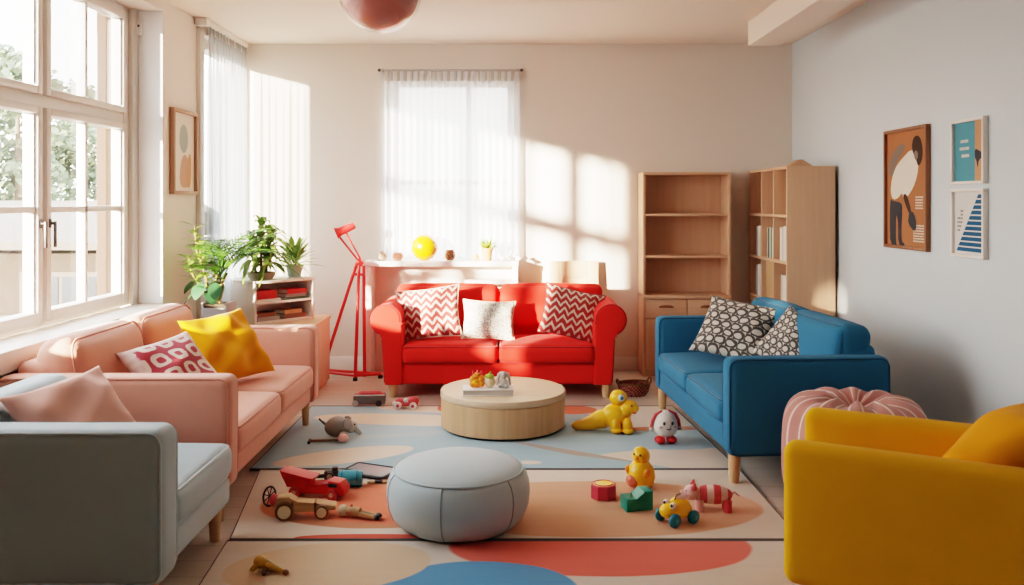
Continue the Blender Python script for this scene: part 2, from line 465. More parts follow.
# ------------------------------------------------------------------ outside
gm = plain('outside_paving', (.12, .11, .10), .9, .15, .5)
o = struct('ground', box(B(), -70, 40, -30, 90, -4.6, -4.5), gm, smooth=0)
hw = plain('house_render', (.050, .036, .028), .9, .06, 1)
hr = plain('pale_roof_tiles', (.10, .082, .068), .9, .08, 3)
hp = plain('pink_render', (.075, .042, .03), .9, .06, 1)
hd = plain('house_window_dark', (.03, .035, .04), .2, .1)
def house(label, x0, x1, y0, y1, ze, zr, wm, cat='house'):
    t = thing('neighbour_house', label, cat, ((x0+x1)/2, y0, -4.5))
    cx = (x0+x1)/2; L = lambda x: x-cx
    bm = box(B(), L(x0), L(x1), 0, y1-y0, 0, ze+4.5); obj('house_wall', bm, wm, t, smooth=0)
    bm = B(); ov = .35; d = y1-y0; h0 = ze+4.5; h1 = zr+4.5
    prism(bm, [(-ov, h0), (d/2, h1), (d+ov, h0), (d+ov, h0+.12), (d/2, h1+.14), (-ov, h0+.12)], L(x0)-ov, L(x1)+ov, plane='YZ'); obj('roof', bm, hr, t, smooth=0)
    n = max(2, int((x1-x0)/1.7))
    for r_ in range(2):
        for k in range(n):
            xc = L(x0)+(k+.5)*(x1-x0)/n; zc = h0-.85-r_*2.4
            w = obj('window', box(B(), xc-.62, xc+.62, -.06, .02, zc-.6, zc+.5), hr, t, smooth=0)
            obj('pane', box(B(), xc-.55, xc-.03, -.07, -.05, zc-.53, zc+.43), hd, w, smooth=0)
            obj('pane', box(B(), xc+.03, xc+.55, -.07, -.05, zc-.53, zc+.43), hd, w, smooth=0)
            bm = B()
            for q in range(3): cyl(bm, (xc-.8, -.3, zc-.15-q*.22), (xc+.8, -.3, zc-.15-q*.22), .02, seg=6)
            for q in (-.78, 0, .78): cyl(bm, (xc+q, -.3, zc-.9), (xc+q, -.3, zc-.1), .02, seg=6)
            box(bm, xc-.8, xc+.8, -.34, -.02, zc-.98, zc-.9)
            obj('balcony', bm, hr, t, smooth=0)
    return t
house('pale rendered house with low pitched roof outside the window', -15, -6.0, 13.5, 18.5, .78, 1.36, hw)
house('pink rendered house with pale roof further off, seen through window', -24, -10.2, 24, 29, .5, 1.4, hp)
t = thing('rendered_pier', 'pinkish rendered outside pier close to the window glass', 'pier', (-2.87, 6.20, -4.5))  # slim rendered pillar outside the glass, no chimney
obj('pier_shaft', box(B(), -.035, .035, -.05, .05, 0, 8.6, .006), hp, t, smooth=0); t.name = 'outside_pier'
obj('pier_cap', box(B(), -.07, .07, -.10, .10, 8.6, 8.75, .01), hr, t, smooth=0)
def tree(x, y, zc, rx, rz, label):
    t = thing('broadleaf_tree', label, 'tree', (x, y, -4.5), group='trees beyond the houses')
    H = zc+4.5
    bm = B(); tube(bm, [(0, 0, 0), (.1, 0, H*.4), (0, .1, H*.8), (.05, .05, H+rz*.3)], [.28, .22, .15, .05], 8); obj('trunk', bm, M['bark'], t)
    bm = B(); rnd = random.Random(int(x*77+y))
    blobs = [(rnd.uniform(-.6, .6)*rx, rnd.uniform(-.5, .5)*rx, H+rnd.uniform(-.75, .7)*rz, rnd.uniform(.35, .6)) for _ in range(9)]
    for bx_, by_, bz_, s in blobs:
        for _ in range(420):
            d = V((rnd.gauss(0, 1), rnd.gauss(0, 1), rnd.gauss(0, 1))).normalized()*rnd.uniform(.7, 1.05)
            p = V((bx_+d.x*rx*s, by_+d.y*rx*s, bz_+d.z*rz*s*.7)); l = rnd.uniform(.10, .22)
            u = V((rnd.gauss(0, 1), rnd.gauss(0, 1), rnd.gauss(0, 1))).normalized(); w = u.orthogonal()
            quad(bm, [p-u*l, p+w*l*.5, p+u*l, p-w*l*.5])
    obj('foliage', bm, M['tree1'], t, smooth=0)
tree(-18.6, 33, 4.3, 2.9, 3.2, 'grey green leafy tree behind the pale house, left of window handles')
tree(-25.0, 36.0, 3.6, 2.8, 2.6, 'rounded hazy green tree further left outside the window')
tree(-21.5, 44, 4.4, 2.6, 3.6, 'small pale green tree outside right casement of the window')

# ------------------------------------------------------------------ seating
def leg_part(t, x, y, h, r0=.026, r1=.018, mat=None, lean=.0, zb=0):
    bm = B(); n = 6
    sx = 1 if x > 0 else -1; sy = 1 if y > 0 else -1
    tube(bm, [(x, y, h+.02), (x+lean*sx*.5, y+lean*sy*.5, h*.5), (x+lean*sx, y+lean*sy, zb)], [r0, (r0+r1)/2, r1], 14)
    return obj('leg', bm, mat or M['leg'], t)
def piping(parent, pts, mat, r=.006, closed=True):
    bm = B(); tube(bm, pts, r, 6, closed=closed); return obj('piping', bm, mat, parent)
def square_arm(t, x0, x1, y0, y1, z0, z1, mat, pm, outer, r=.045, slope=0):
    bm = B(); soft(bm, x0, x1, y0, y1, z0, z1, r, 6)
    if slope:
        for v in bm.verts:
            k = (v.co.z-z0)/(z1-z0)*(v.co.y-y0)/(y1-y0); v.co.z -= slope*k
    a = obj('arm', bm, mat, t)
    if pm:
        for xs, sg in ((x0, -1), (x1, 1)):
            ins = .018
            pts = [(xs-sg*.011, (y0+y1)/2+p, (z0+z1)/2+q) for p, q in rrect(y1-y0-ins, z1-z0-ins, .05)]
            piping(a, pts, pm)
    return a
def seat_cush(t, x0, x1, y0, y1, z0, z1, mat, pm, top=.025, front=.012, r=.04):
    bm = B(); soft(bm, x0, x1, y0, y1, z0, z1, r, 12, top=top, front=front, wob=.0025)
    c = obj('seat_cushion', bm, mat, t, smooth=180)
    if pm:
        pts = [((x0+x1)/2+p, (y0+y1)/2+q, z1-.010) for p, q in rrect(x1-x0-.018, y1-y0-.018, .045)]
        piping(c, pts, pm)
        pts = [((x0+x1)/2+p, (y0+y1)/2+q, z0+.012) for p, q in rrect(x1-x0-.018, y1-y0-.018, .045)]
        piping(c, pts, pm, .005)
    return c
def back_cush(t, x0, x1, yb, z0, z1, thick, lean, mat, pm, r=.07, front=.04):
    w = x1-x0; h = z1-z0
    bm = B(); soft(bm, -w/2, w/2, -thick, 0, 0, h, r, 12, front=front, top=.012, wob=.003)
    c = obj('back_cushion', bm, mat, t, smooth=180, loc=((x0+x1)/2, yb, z0), rot=(R(-lean), 0, 0))
    if pm:
        pts = [(p, -thick+.016, h/2+q) for p, q in rrect(w-.03, h-.03, .07)]
        piping(c, pts, pm)
    return c

# --- pink sofa (faces +X)
t = thing('sofa', 'salmon pink two-seat sofa along the wall under the window', 'sofa', (-1.845, 5.0, 0), R(90))
Wd, D = 1.90, 1.09
obj('base', soft(B(), -Wd/2+.05, Wd/2-.05, -D/2+.03, D/2-.06, .17, .29, .03), M['pink'], t)
square_arm(t, -Wd/2, -Wd/2+.15, -D/2, D/2, .17, .69, M['pink'], M['pinkpipe'], -1, .04)
square_arm(t, Wd/2-.15, Wd/2, -D/2, D/2, .17, .675, M['pink'], M['pinkpipe'], 1, .04)
obj('backrest', soft(B(), -Wd/2+.15, Wd/2-.15, D/2-.20, D/2-.01, .18, .735, .05), M['pink'], t)
for s in (-1, 1):
    x0, x1 = (-.795, -.003) if s < 0 else (.003, .795)
    seat_cush(t, x0, x1, -D/2+.005, D/2-.33, .285, .425, M['pink'], M['pinkpipe'], .02)
    back_cush(t, x0, x1, D/2-.13, .42, .82, .22, 9, M['pink'], M['pinkpipe'], .09)
for x in (-.86, .86):
    for y in (-.47, .44): leg_part(t, x, y, .17, .03, .02, zb=.0145 if (x > 0 and y < 0) else 0)

# --- blue sofa (faces -X)
t = thing('sofa', 'teal blue two-seat sofa near the right wall', 'sofa', (1.525, 5.53, 0), R(-86.6))
Wd, D = 1.77, .88
obj('base', soft(B(), -Wd/2+.05, Wd/2-.05, -D/2+.012, D/2-.03, .155, .30, .03), M['blue'], t)
square_arm(t, -Wd/2, -Wd/2+.13, -D/2, D/2, .155, .68, M['blue'], M['bluepipe'], -1, .04)
square_arm(t, Wd/2-.13, Wd/2, -D/2, D/2, .155, .675, M['blue'], M['bluepipe'], 1, .04)
obj('backrest', soft(B(), -Wd/2+.13, Wd/2-.13, D/2-.16, D/2-.01, .16, .72, .05), M['blue'], t)
for s in (-1, 1):
    x0, x1 = (-.752, -.003) if s < 0 else (.003, .752)
    seat_cush(t, x0, x1, -D/2-.004, D/2-.24, .295, .43, M['blue'], M['bluepipe'], .018)
    back_cush(t, x0, x1, D/2-.075, .43, .81, .19, 8, M['blue'], M['bluepipe'], .06)
for x in (-.82, .835):
    for y in (-.395, .36): leg_part(t, x, y, .155, .034, .026, zb=.0145 if y < 0 else 0)

# --- pale blue armchair, one arm only (faces +X)
t = thing('armchair', 'pale grey-blue one-armed chair in the left foreground', 'armchair', (-1.695, 3.535, 0), R(90))
Wd, D = .84, .91
obj('base', soft(B(), -Wd/2+.03, Wd/2-.005, -D/2+.02, D/2-.03, .15, .28, .03), M['ltblue'], t)
square_arm(t, -Wd/2, -Wd/2+.17, -D/2, D/2, .13, .685, M['ltblue'], M['ltbluepipe'], -1, .045)
seat_cush(t, -Wd/2+.175, Wd/2, -D/2+.012, D/2-.20, .275, .42, M['ltblue'], M['ltbluepipe'], .02)
obj('backrest', soft(B(), -Wd/2+.17, Wd/2, D/2-.19, D/2-.01, .15, .74, .06, front=.02), M['ltblue'], t)
for x, y in ((-.36, -.39), (.36, -.38), (-.36, .38), (.36, .38)): leg_part(t, x, y, .15, .03, .022)

# --- yellow armchair
ang = R(-119)
fx, fy = -.873, .487
px_, py_ = .487, .873
W_, D_ = .51, .98
cx = .975 + px_*W_/2 - fx*D_/2; cy = 3.185 + py_*W_/2 - fy*D_/2
t = thing('armchair', 'mustard yellow armchair in the right foreground', 'armchair', (cx, cy, 0), ang)
obj('base', soft(B(), -W_/2+.02, W_/2-.02, -D_/2+.04, D_/2-.03, .12, .30, .03), M['yellow'], t)
for s in (-1, 1):
    x0, x1 = (-W_/2, -W_/2+.115) if s < 0 else (W_/2-.115, W_/2)
    square_arm(t, x0, x1, -D_/2, D_/2, .115, .668 if s < 0 else .63, M['yellow'], None, s, .045)
seat_cush(t, -W_/2+.12, W_/2-.12, -D_/2+.06, D_/2-.2, .295, .43, M['yellow'], None, .02)
obj('backrest', soft(B(), -W_/2+.11, W_/2-.11, D_/2-.18, D_/2-.005, .14, .74, .06), M['yellow'], t)
for x in (-.22, .22):
    for y in (-.36, .36): leg_part(t, x, y, .12, .026, .02, zb=.0145)

# --- red sofa with rolled arms (faces -Y)
t = thing('sofa', 'red two-seat sofa with rolled arms facing the camera', 'sofa', (-.104, 7.11, 0), 0)
D = .78
obj('base', soft(B(), -.80, .80, -D/2+.02, D/2-.03, .10, .262, .03), M['red'], t)
for s in (-1, 1):
    prof = [(.735, .10), (.735, .56)]
    cxr, czr, rr = .862, .597, .116
    for k in range(0, 25):
        a = R(196 - k*11.4); prof.append((cxr+rr*math.cos(a), czr+rr*math.sin(a)))
    prof += [(.885, .46), (.868, .10)]
    prof = [(s*a, b) for a, b in prof]
    a = obj('arm', prism(B(), prof, -D/2, D/2-.04, .016, 3), M['red'], t, smooth=50)
    pts = [(x, -D/2+.012, z) for x, z in [(s*(cxr+(rr+.001)*math.cos(R(196-k*11.4))), czr+(rr+.001)*math.sin(R(196-k*11.4))) for k in range(25)]]
    pts += [(s*.887, -D/2+.012, .44), (s*.870, -D/2+.012, .12)]
    piping(a, pts, M['redpipe'], .0055, False)
obj('backrest', soft(B(), -.80, .80, D/2-.17, D/2, .12, .745, .06), M['red'], t)
for s in (-1, 1):
    x0, x1 = (-.742, -.004) if s < 0 else (.004, .742)
    seat_cush(t, x0, x1, -D/2-.01, D/2-.22, .262, .40, M['red'], M['redpipe'], .022, .02, .045)
    back_cush(t, -.86 if s < 0 else .004, -.004 if s < 0 else .86, D/2-.075, .44, .80, .17, 8, M['red'], None, .06)
for x in (-.81, .83):
    for y in (-.34, .32): leg_part(t, x, y, .105, .042, .03)

# ------------------------------------------------------------------ cushions
def pillow_bm(w, h, T, pinch=.07, N=22, wr=.006, seed=0):
    bm = B(); uv = bm.loops.layers.uv.verify(); rnd = random.Random(seed)
    ph = [rnd.uniform(0, 6) for _ in range(4)]
    def P(i, j, s):
        u = -1+2*i/N; v = -1+2*j/N
        u = math.sin(u*PI/2)*.55+u*.45; v = math.sin(v*PI/2)*.55+v*.45
        x = w/2*u*(1-pinch*(1-v*v)); z = h/2*v*(1-pinch*(1-u*u))
        th = max(0, (1-u**2)*(1-v**2))**.42
        y = s*T/2*th
        e = (1-u**8)*(1-v**8)
        y += e*wr*(math.sin(5*u+3*v+ph[0])+math.sin(-4*u+6*v+ph[1])+.6*math.sin(11*u*v+ph[2]))
        return V((x, y, z)), (u*.5+.5, v*.5+.5)
    g = {}
    for s in (-1, 1):
        for i in range(N+1):
            for j in range(N+1):
                edge = i in (0, N) or j in (0, N)
                k = (i, j, 0 if edge else s)
                if k not in g: p, q = P(i, j, s); g[k] = (bm.verts.new(p), q)
        for i in range(N):
            for j in range(N):
                ks = [(i, j), (i+1, j), (i+1, j+1), (i, j+1)]
                if s > 0: ks = ks[::-1]
                e = [g[(a, b, 0 if (a in (0, N) or b in (0, N)) else s)] for a, b in ks]
                f = bm.faces.new([x[0] for x in e])
                for lp, x in zip(f.loops, e): lp[uv].uv = x[1]
    outline = [P(i, 0, 0)[0] for i in range(N)]+[P(N, j, 0)[0] for j in range(N)]+[P(i, N, 0)[0] for i in range(N, 0, -1)]+[P(0, j, 0)[0] for j in range(N, 0, -1)]
    return bm, outline
def cushion(label, mat, loc, w, h, T, roll=0, lean=0, head=0, pm=None, seed=0, pinch=.07, wr=.006):
    bm, ol = pillow_bm(w, h, T, pinch, seed=seed, wr=wr)
    o = obj('cushion', bm, mat, None, loc, (R(lean), R(roll), R(head)), 180, 'YXZ')
    tag(o, label, 'cushion')
    if pm:
        b = B(); tube(b, ol, .005, 6, closed=True); obj('piping', b, pm, o)
    return o
def pat(name, f, rough=.9):
    t = NT(name); uv = t.coord('UV'); s = t.sep(uv)
    t.color(f(t, uv, s[0], s[1])); t.set(Roughness=rough, Sheen_Weight=.2)
    t.b.inputs['Specular IOR Level'].default_value = .15
    t.bump(t.noise(t.coord(), 250, 2), .15, .004)
    return t.m
def chevron(t, uv, u, v):
    n = t.noise(t.scale(uv, (14, 14, 14)), 1, 3)
    tri = t.math('PINGPONG', t.math('MULTIPLY', u, 6.0), .5)
    a = t.math('ADD', t.math('MULTIPLY', v, 6.2), t.math('MULTIPLY', tri, 1.5))
    a = t.math('ADD', a, t.math('MULTIPLY', t.math('SUBTRACT', n, .5), .45))
    f = t.math('FRACT', a)
    k = t.math('MULTIPLY', t.step(f, .30, .38), t.math('SUBTRACT', 1, t.step(f, .92, 1.0)))
    return t.mix(k, (.70, .54, .45), (.36, .045, .045))
def dots(t, uv, u, v):
    vo = t.new('ShaderNodeTexVoronoi'); t.link(uv, vo.inputs['Vector']); vo.inputs['Scale'].default_value = 34
    return t.mix(t.step(vo.outputs['Distance'], .32, .50), (.20, .18, .15), (.66, .63, .57))
def leafy(t, uv, u, v):
    # curved block print in charcoal on cream
    n = t.noise(uv, 6, 2)
    a = t.math('ADD', t.math('MULTIPLY', u, 6.5), t.math('MULTIPLY', n, .5)); b = t.math('ADD', t.math('MULTIPLY', v, 7), t.math('MULTIPLY', n, .4))
    row = t.math('FLOOR', b); a = t.math('ADD', a, t.math('MULTIPLY', row, .5))
    fa = t.math('SUBTRACT', t.math('FRACT', a), .5); fb = t.math('SUBTRACT', t.math('FRACT', b), .45)
    d = t.math('SQRT', t.math('ADD', t.math('MULTIPLY', fa, fa), t.math('MULTIPLY', t.math('MULTIPLY', fb, fb), 1.3)))
    d = t.math('ADD', d, t.math('MULTIPLY', fa, .22))
    ring = t.math('MULTIPLY', t.step(d, .30, .36), t.math('SUBTRACT', 1, t.step(d, .60, .66)))
    fine = t.step(t.noise(t.scale(uv, (60, 25, 1)), 1, 2), .5, .58)
    k = t.math('MAXIMUM', ring, t.math('MULTIPLY', t.math('MULTIPLY', fine, t.step(d, .4, .55)), .7))
    return t.mix(k, (.62, .58, .52), (.085, .08, .075))
def blocks(t, uv, u, v):
    # rounded D-shaped blocks in cream on raspberry
    a = t.math('ADD', t.math('MULTIPLY', u, 3.8), t.math('MULTIPLY', v, .5)); b = t.math('ADD', t.math('MULTIPLY', v, 3.6), .2)
    fa = t.math('SUBTRACT', t.math('FRACT', a), .5); fb = t.math('SUBTRACT', t.math('FRACT', b), .5)
    pw = lambda x: t.math('POWER', t.math('ABSOLUTE', x), 3.0)
    d = t.math('POWER', t.math('ADD', pw(fa), pw(fb)), .3333)
    d = t.math('ADD', d, t.math('MULTIPLY', t.math('SUBTRACT', t.noise(uv, 9, 2), .5), .16))
    ring = t.math('MULTIPLY', t.step(d, .17, .20), t.math('SUBTRACT', 1, t.step(d, .38, .41)))
    edge = t.step(t.math('MAXIMUM', t.math('ABSOLUTE', t.math('SUBTRACT', u, .5)), t.math('SUBTRACT', v, .5)), .38, .42)
    c = t.mix(ring, (.40, .06, .075), (.74, .58, .50))
    return t.mix(t.math('MULTIPLY', edge, .85), c, (.72, .55, .48))
M['chev'] = pat('chevron_weave', chevron); M['dots'] = pat('speckled_weave', dots)
M['leafy'] = pat('charcoal_block_print', leafy); M['blocks'] = pat('raspberry_block_print', blocks)
dkpipe = fabric('dark_cushion_piping', (.16, .03, .03), .05)
crpipe = fabric('cream_cushion_piping', (.70, .60, .5), .05)
# red sofa
cushion('red and cream chevron cushion at the left end of the red sofa', M['chev'], (-.665, 7.00, .615), .52, .43, .16, -8, -24, -8, crpipe, 1, .09)
cushion('small speckled cream cushion on the red sofa', M['dots'], (-.185, 6.98, .565), .42, .32, .15, 3, -22, 3, crpipe, 2, .10)
cushion('chevron cushion with dark edge at the right end of the red sofa', M['chev'], (.475, 6.99, .615), .49, .42, .16, 15, -24, 10, dkpipe, 3, .09)
# blue sofa (faces -X)
cushion('large charcoal and cream print cushion on the blue sofa', M['leafy'], (1.48, 5.82, .655), .52, .44, .17, 8, -36, -36, None, 4, .10)
cushion('smaller print cushion leaning beside the larger one on the blue sofa', M['leafy'], (1.705, 5.36, .645), .42, .38, .14, 20, -34, -58, None, 5, .10)
# pink sofa (faces +X)
cushion('raspberry and cream block print cushion on the pink sofa', M['blocks'], (-1.80, 4.68, .60), .46, .42, .16, -10, -44, 54, None, 6, .10)
cushion('yellow cotton cushion on the pink sofa', M['yellow_cush'], (-1.68, 5.20, .645), .48, .46, .18, -4, -36, 58, None, 7, .10, wr=.013)
# chairs
cushion('peach cushion on the pale blue chair', M['peach'], (-1.74, 3.53, .615), .46, .42, .17, -8, -40, 60, None, 8, .10, wr=.009)
cxx = cx - fx*.18; cyy = cy - fy*.18
cushion('mustard cushion in the seat of the yellow armchair', M['yellow_cush'], (cxx, cyy, .605), .36, .46, .24, 2, -42, -119, None, 9, .05)

# ------------------------------------------------------------------ poufs
t = thing('pouf', 'round pale grey-blue pouf in the middle of the rugs', 'pouf', (-.248, 4.08, .0135))
prof = [(0, .0), (.22, .0), (.268, .012), (.305, .05), (.325, .10), (.331, .15), (.328, .195), (.316, .232), (.296, .256)]
top = [(.290, .262), (.27, .274), (.22, .29), (.14, .303), (.06, .308), (0, .309)]
def crease(bm, amp, n=9):
    for v in bm.verts:
        r = math.hypot(v.co.x, v.co.y); a = math.atan2(v.co.y, v.co.x)
        if r > .1:
            k = 1 - amp*max(0, math.cos(n*a/1))**18*min(1, max(0, v.co.z)/.1)
            v.co.x *= k; v.co.y *= k
bm = lathe(B(), prof, 144); 
obj('pouf_side', bm, M['pouf'], t, smooth=180)
obj('pouf_top', lathe(B(), [(.296, .254)]+top, 96), M['pouf'], t, smooth=180)
b = B(); tube(b, [(.298*math.cos(2*PI*k/72), .298*math.sin(2*PI*k/72), .2575) for k in range(72)], .0055, 6, closed=True)
obj('piping', b, M['pouf'], t)
for k in range(6):
    a = 2*PI*k/6+.35
    b = B(); tube(b, [(r*1.002*math.cos(a), r*1.002*math.sin(a), z) for r, z in prof[2:]], .003, 6); obj('seam', b, M['pouf_seam'], t)

def stripe_pouf():
    t = NT('rose_stripe'); uv = t.coord('UV'); s = t.sep(uv)
    f = t.math('FRACT', t.math('MULTIPLY', s[0], 26))
    k = t.math('MULTIPLY', t.step(f, .40, .46), t.math('SUBTRACT', 1, t.step(f, .56, .62)))
    n = t.noise(t.coord(), 12, 3)
    t.color(t.mix(k, t.mix(n, (.45, .19, .17), (.56, .26, .23)), (.78, .60, .54))); t.set(Roughness=.9, Sheen_Weight=.2)
    t.bump(t.noise(t.coord(), 200, 2), .15, .004)
    return t.m
t = thing('pouf', 'rose pink striped tufted pouf between blue sofa and yellow chair', 'pouf', (1.665, 4.27, 0))
bm = B(); uv = bm.loops.layers.uv.verify(); NA, NR = 96, 26
prof = []
for j in range(NR+1):
    s = j/NR
    if s < .12: prof.append((.28*s/.12, 0.0))
    else:
        a = R(-90+ (s-.12)/.88*188)
        prof.append((.25+.095*math.cos(a) if a < PI/2 else .25*(1-(s-.928)/.072)**1.0*.98+.004, .295+.295*math.sin(min(a, PI/2)) - (.0 if a < PI/2 else 0)))
rings = []
nl = 10
for j in range(NR+1):
    s = j/NR; z = 0; rr = 0
    a = -PI/2 + PI*s
    # superellipse side profile, dimpled top
    ca, sa = math.cos(a), math.sin(a)
    rr = .345*abs(ca)**.42; z = .285 + .285*(abs(sa)**.62)*(1 if sa > 0 else -1)
    row = []
    for k in range(NA):
        th = 2*PI*k/NA
        lob = .5+.5*math.cos(nl*th)
        kk = 1 + .05*(lob-.5)*min(1, rr/.2)
        zz = z
        if sa > 0: zz -= .085*math.exp(-(rr/.07)**2) + .035*(1-lob)*math.exp(-((rr-.13)/.12)**2)
        row.append(bm.verts.new((rr*kk*math.cos(th), rr*kk*math.sin(th), max(0, zz))))
    rings.append(row)
for j in range(NR):
    for k in range(NA):
        f = bm.faces.new((rings[j][k], rings[j][(k+1) % NA], rings[j+1][(k+1) % NA], rings[j+1][k]))
        for lp, (kk, jj) in zip(f.loops, ((k, j), (k+1, j), (k+1, j+1), (k, j+1))): lp[uv].uv = (kk/NA, jj/NR)
obj('pouf_cover', bm, stripe_pouf(), t, smooth=180)
b = B(); lathe(b, [(0, .488), (.022, .49), (.026, .497), (.02, .505), (0, .508)], 16); obj('tuft_button', b, M['t_redpink'], t)

# ------------------------------------------------------------------ rugs
def blob_rug(name, base, base2, shapes):
    t = NT(name); v = t.coord(); s = t.sep(v)
    wob = t.math('MULTIPLY', t.math('SUBTRACT', t.noise(v, 1.7, 2), .5), .12)
    streak = t.noise(t.scale(v, (2.2, 16, 1)), 1, 4, .6)
    lift = lambda q: tuple(min(.86, x*1.16) for x in q)
    c = t.mix(streak, lift(base), lift(base2))
    for (cx, cy, rx, ry, rot, col, col2) in shapes:
        ca, sa = math.cos(R(rot)), math.sin(R(rot))
        dx = t.math('SUBTRACT', s[0], cx); dy = t.math('SUBTRACT', s[1], cy)
        a = t.math('DIVIDE', t.math('ADD', t.math('MULTIPLY', dx, ca), t.math('MULTIPLY', dy, sa)), rx)
        b = t.math('DIVIDE', t.math('SUBTRACT', t.math('MULTIPLY', dy, ca), t.math('MULTIPLY', dx, sa)), ry)
        d = t.math('ADD', t.math('SQRT', t.math('ADD', t.math('MULTIPLY', a, a), t.math('MULTIPLY', b, b))), wob)
        k = t.math('SUBTRACT', 1, t.step(d, .975, 1.01))
        c = t.mix(k, c, t.mix(streak, lift(col), lift(col2)))
    fine = t.noise(v, 260, 2)
    c2 = t.mix(t.math('MULTIPLY', fine, .35), c, mul((.25, .2, .17), 1))
    t.color(t.mix(.5, c, c2)); t.set(Roughness=.95, Sheen_Weight=.15)
    t.b.inputs['Specular IOR Level'].default_value = .1
    t.bump(fine, .3, .004)
    return t.m
CR, CR2 = (.68, .575, .47), (.74, .65, .55)
LB, LB2 = (.30, .45, .51), (.38, .53, .58)
TR, TR2 = (.50, .19, .10), (.58, .25, .14)
OR, OR2 = (.62, .15, .08), (.68, .20, .11)
PE, PE2 = (.58, .30, .18), (.64, .36, .23)
RD, RD2 = (.58, .085, .05), (.64, .11, .07)
BL, BL2 = (.06, .22, .40), (.08, .26, .44)
r_far = blob_rug('rug_blue_abstract', LB, LB2, [
    (.25, 6.50, 1.25, .30, 4, CR, CR2), (-.75, 6.02, .62, .16, -6, CR, CR2), (-.98, 5.16, .42, .15, 24, CR, CR2),
    (.95, 6.15, .42, .36, 0, CR, CR2), (.98, 5.08, .62, .24, 8, CR, CR2), (.72, 5.52, .55, .20, -14, LB, LB2),
    (.52, 5.12, .62, .045, -34, (.36, .30, .25), (.42, .36, .31)), (.42, 5.02, .60, .12, -20, LB, LB2),
    (.98, 5.78, .34, .05, 4, TR, TR2), (.44, 6.30, .17, .13, 0, OR, OR2), (-.42, 6.36, .12, .16, 0, OR, OR2),
    (-.55, 5.66, .62, .05, 12, (.36, .48, .52), (.42, .53, .56)), (.10, 5.03, .07, .035, 0, CR, CR2)])
r_mid = blob_rug('rug_terracotta_ovals', (.60, .50, .41), (.69, .60, .50), [
    (-.62, 4.34, .62, .33, 0, TR, TR2), (-.42, 4.36, .62, .30, 4, OR, OR2), (.36, 4.30, .86, .40, 0, PE, PE2),
    (-.62, 3.90, .35, .045, 0, RD, RD2)])
r_near = blob_rug('rug_greige_ovals', (.50, .42, .35), (.62, .53, .45), [
    (.38, 3.82, .66, .33, 0, RD, RD2), (-.13, 3.36, .40, .29, 0, BL, BL2), (-.75, 3.60, .42, .25, 10, (.52, .37, .24), (.58, .43, .3))])
edge = fabric('rug_binding', (.10, .085, .08), .1)
def rug(label, y0, y1, xl0, xl1, xr0, xr1, mat, z=.012):
    bm = B(); prism(bm, [(xl0, y0), (xr0, y0), (xr1, y1), (xl1, y1)], 0.0005, z, .002, 2, 'XY')
    o = obj('rug', bm, mat); tag(o, label, 'rug')
    b = B(); tube(b, [(xl0, y0, .007), (xr0, y0, .007), (xr1, y1, .007), (xl1, y1, .007)], .0085, 6, closed=True)
    obj('rug_binding', b, edge, o)
    return o
rug('pale blue abstract rug under the round wooden table', 4.91, 6.42, -1.46, -1.46, 1.265, 1.17, r_far)
rug('beige rug with terracotta ovals under the grey pouf', 3.885, 4.89, -1.245, -1.40, 1.275, 1.265, r_mid)
rug('greige rug with red and blue ovals in the foreground', 2.85, 3.865, -1.17, -1.25, 1.28, 1.275, r_near)

# ------------------------------------------------------------------ coffee table
t = thing('coffee_table', 'round drum-shaped pale oak coffee table on the blue rug', 'coffee table', (-.06, 5.85, .0135))
obj('plinth', lathe(B(), [(.385, 0), (.385, .018)], 64), M['t_dark'], t)
obj('drum_side', lathe(B(), [(.405, .016), (.41, .02), (.41, .198), (.405, .203)], 96), M['oak_tab'], t)
obj('tabletop', lathe(B(), [(.404, .203), (.413, .207), (.415, .213), (.415, .240), (.411, .246), (.40, .248)], 96), M['oak_top'], t)
ZT = .262
t = thing('picture_book', 'closed white picture book lying on the round table', 'book', (-.155, 5.70, ZT), R(2))
obj('book_cover', box(box(B(), -.165, .165, -.085, .085, 0, .005, .002), -.165, .165, -.085, .085, .033, .038, .002), M['paper'], t)
obj('book_pages', box(B(), -.16, .16, -.08, .08, .005, .033), M['t_ltgrey'], t)
ZB = ZT+.0385
# small figures on the book
t = thing('toy_figure', 'orange knobbly animal figure on the white book', 'toy', (-.225, 5.70, ZB))
bm = B()
for c, r in (((0, 0, .03), (.038, .034, .03)), ((-.028, -.004, .05), .024), ((.026, .0, .055), .024), ((-.004, 0, .074), (.026, .022, .022)), ((.03, -.014, .026), .02), ((-.03, -.016, .022), .02)): ell(bm, c, r, seg=14, rings=9)
obj('body', bm, M['t_orange'], t)
bm = B()
for x in (-.024, .0, .022): tube(bm, [(x, 0, .085), (x*1.25, 0, .108)], [.011, .003], 8)
obj('crest', bm, M['t_red'], t); bm = B(); ell(bm, (-.012, -.024, .036), (.02, .014, .02)); obj('belly', bm, M['t_yel'], t)
t = thing('toy_figure', 'green topped cream figure in the middle of the book', 'toy', (-.142, 5.70, ZB))
bm = B(); ell(bm, (0, 0, .033), (.037, .035, .034)); obj('body', bm, M['t_cream'], t)
bm = B(); ell(bm, (0, 0, .068), (.026, .024, .02)); tube(bm, [(0, 0, .08), (.004, 0, .104)], [.012, .003], 8); ell(bm, (-.022, 0, .072), (.012, .012, .012)); obj('head', bm, M['t_lime'], t)
t = thing('toy_figure', 'grey long eared figure at the right of the book', 'toy', (-.055, 5.70, ZB))
bm = B(); ell(bm, (0, 0, .03), (.03, .028, .03)); ell(bm, (0, -.004, .078), (.024, .024, .026)); obj('body', bm, M['t_ltgrey'], t)
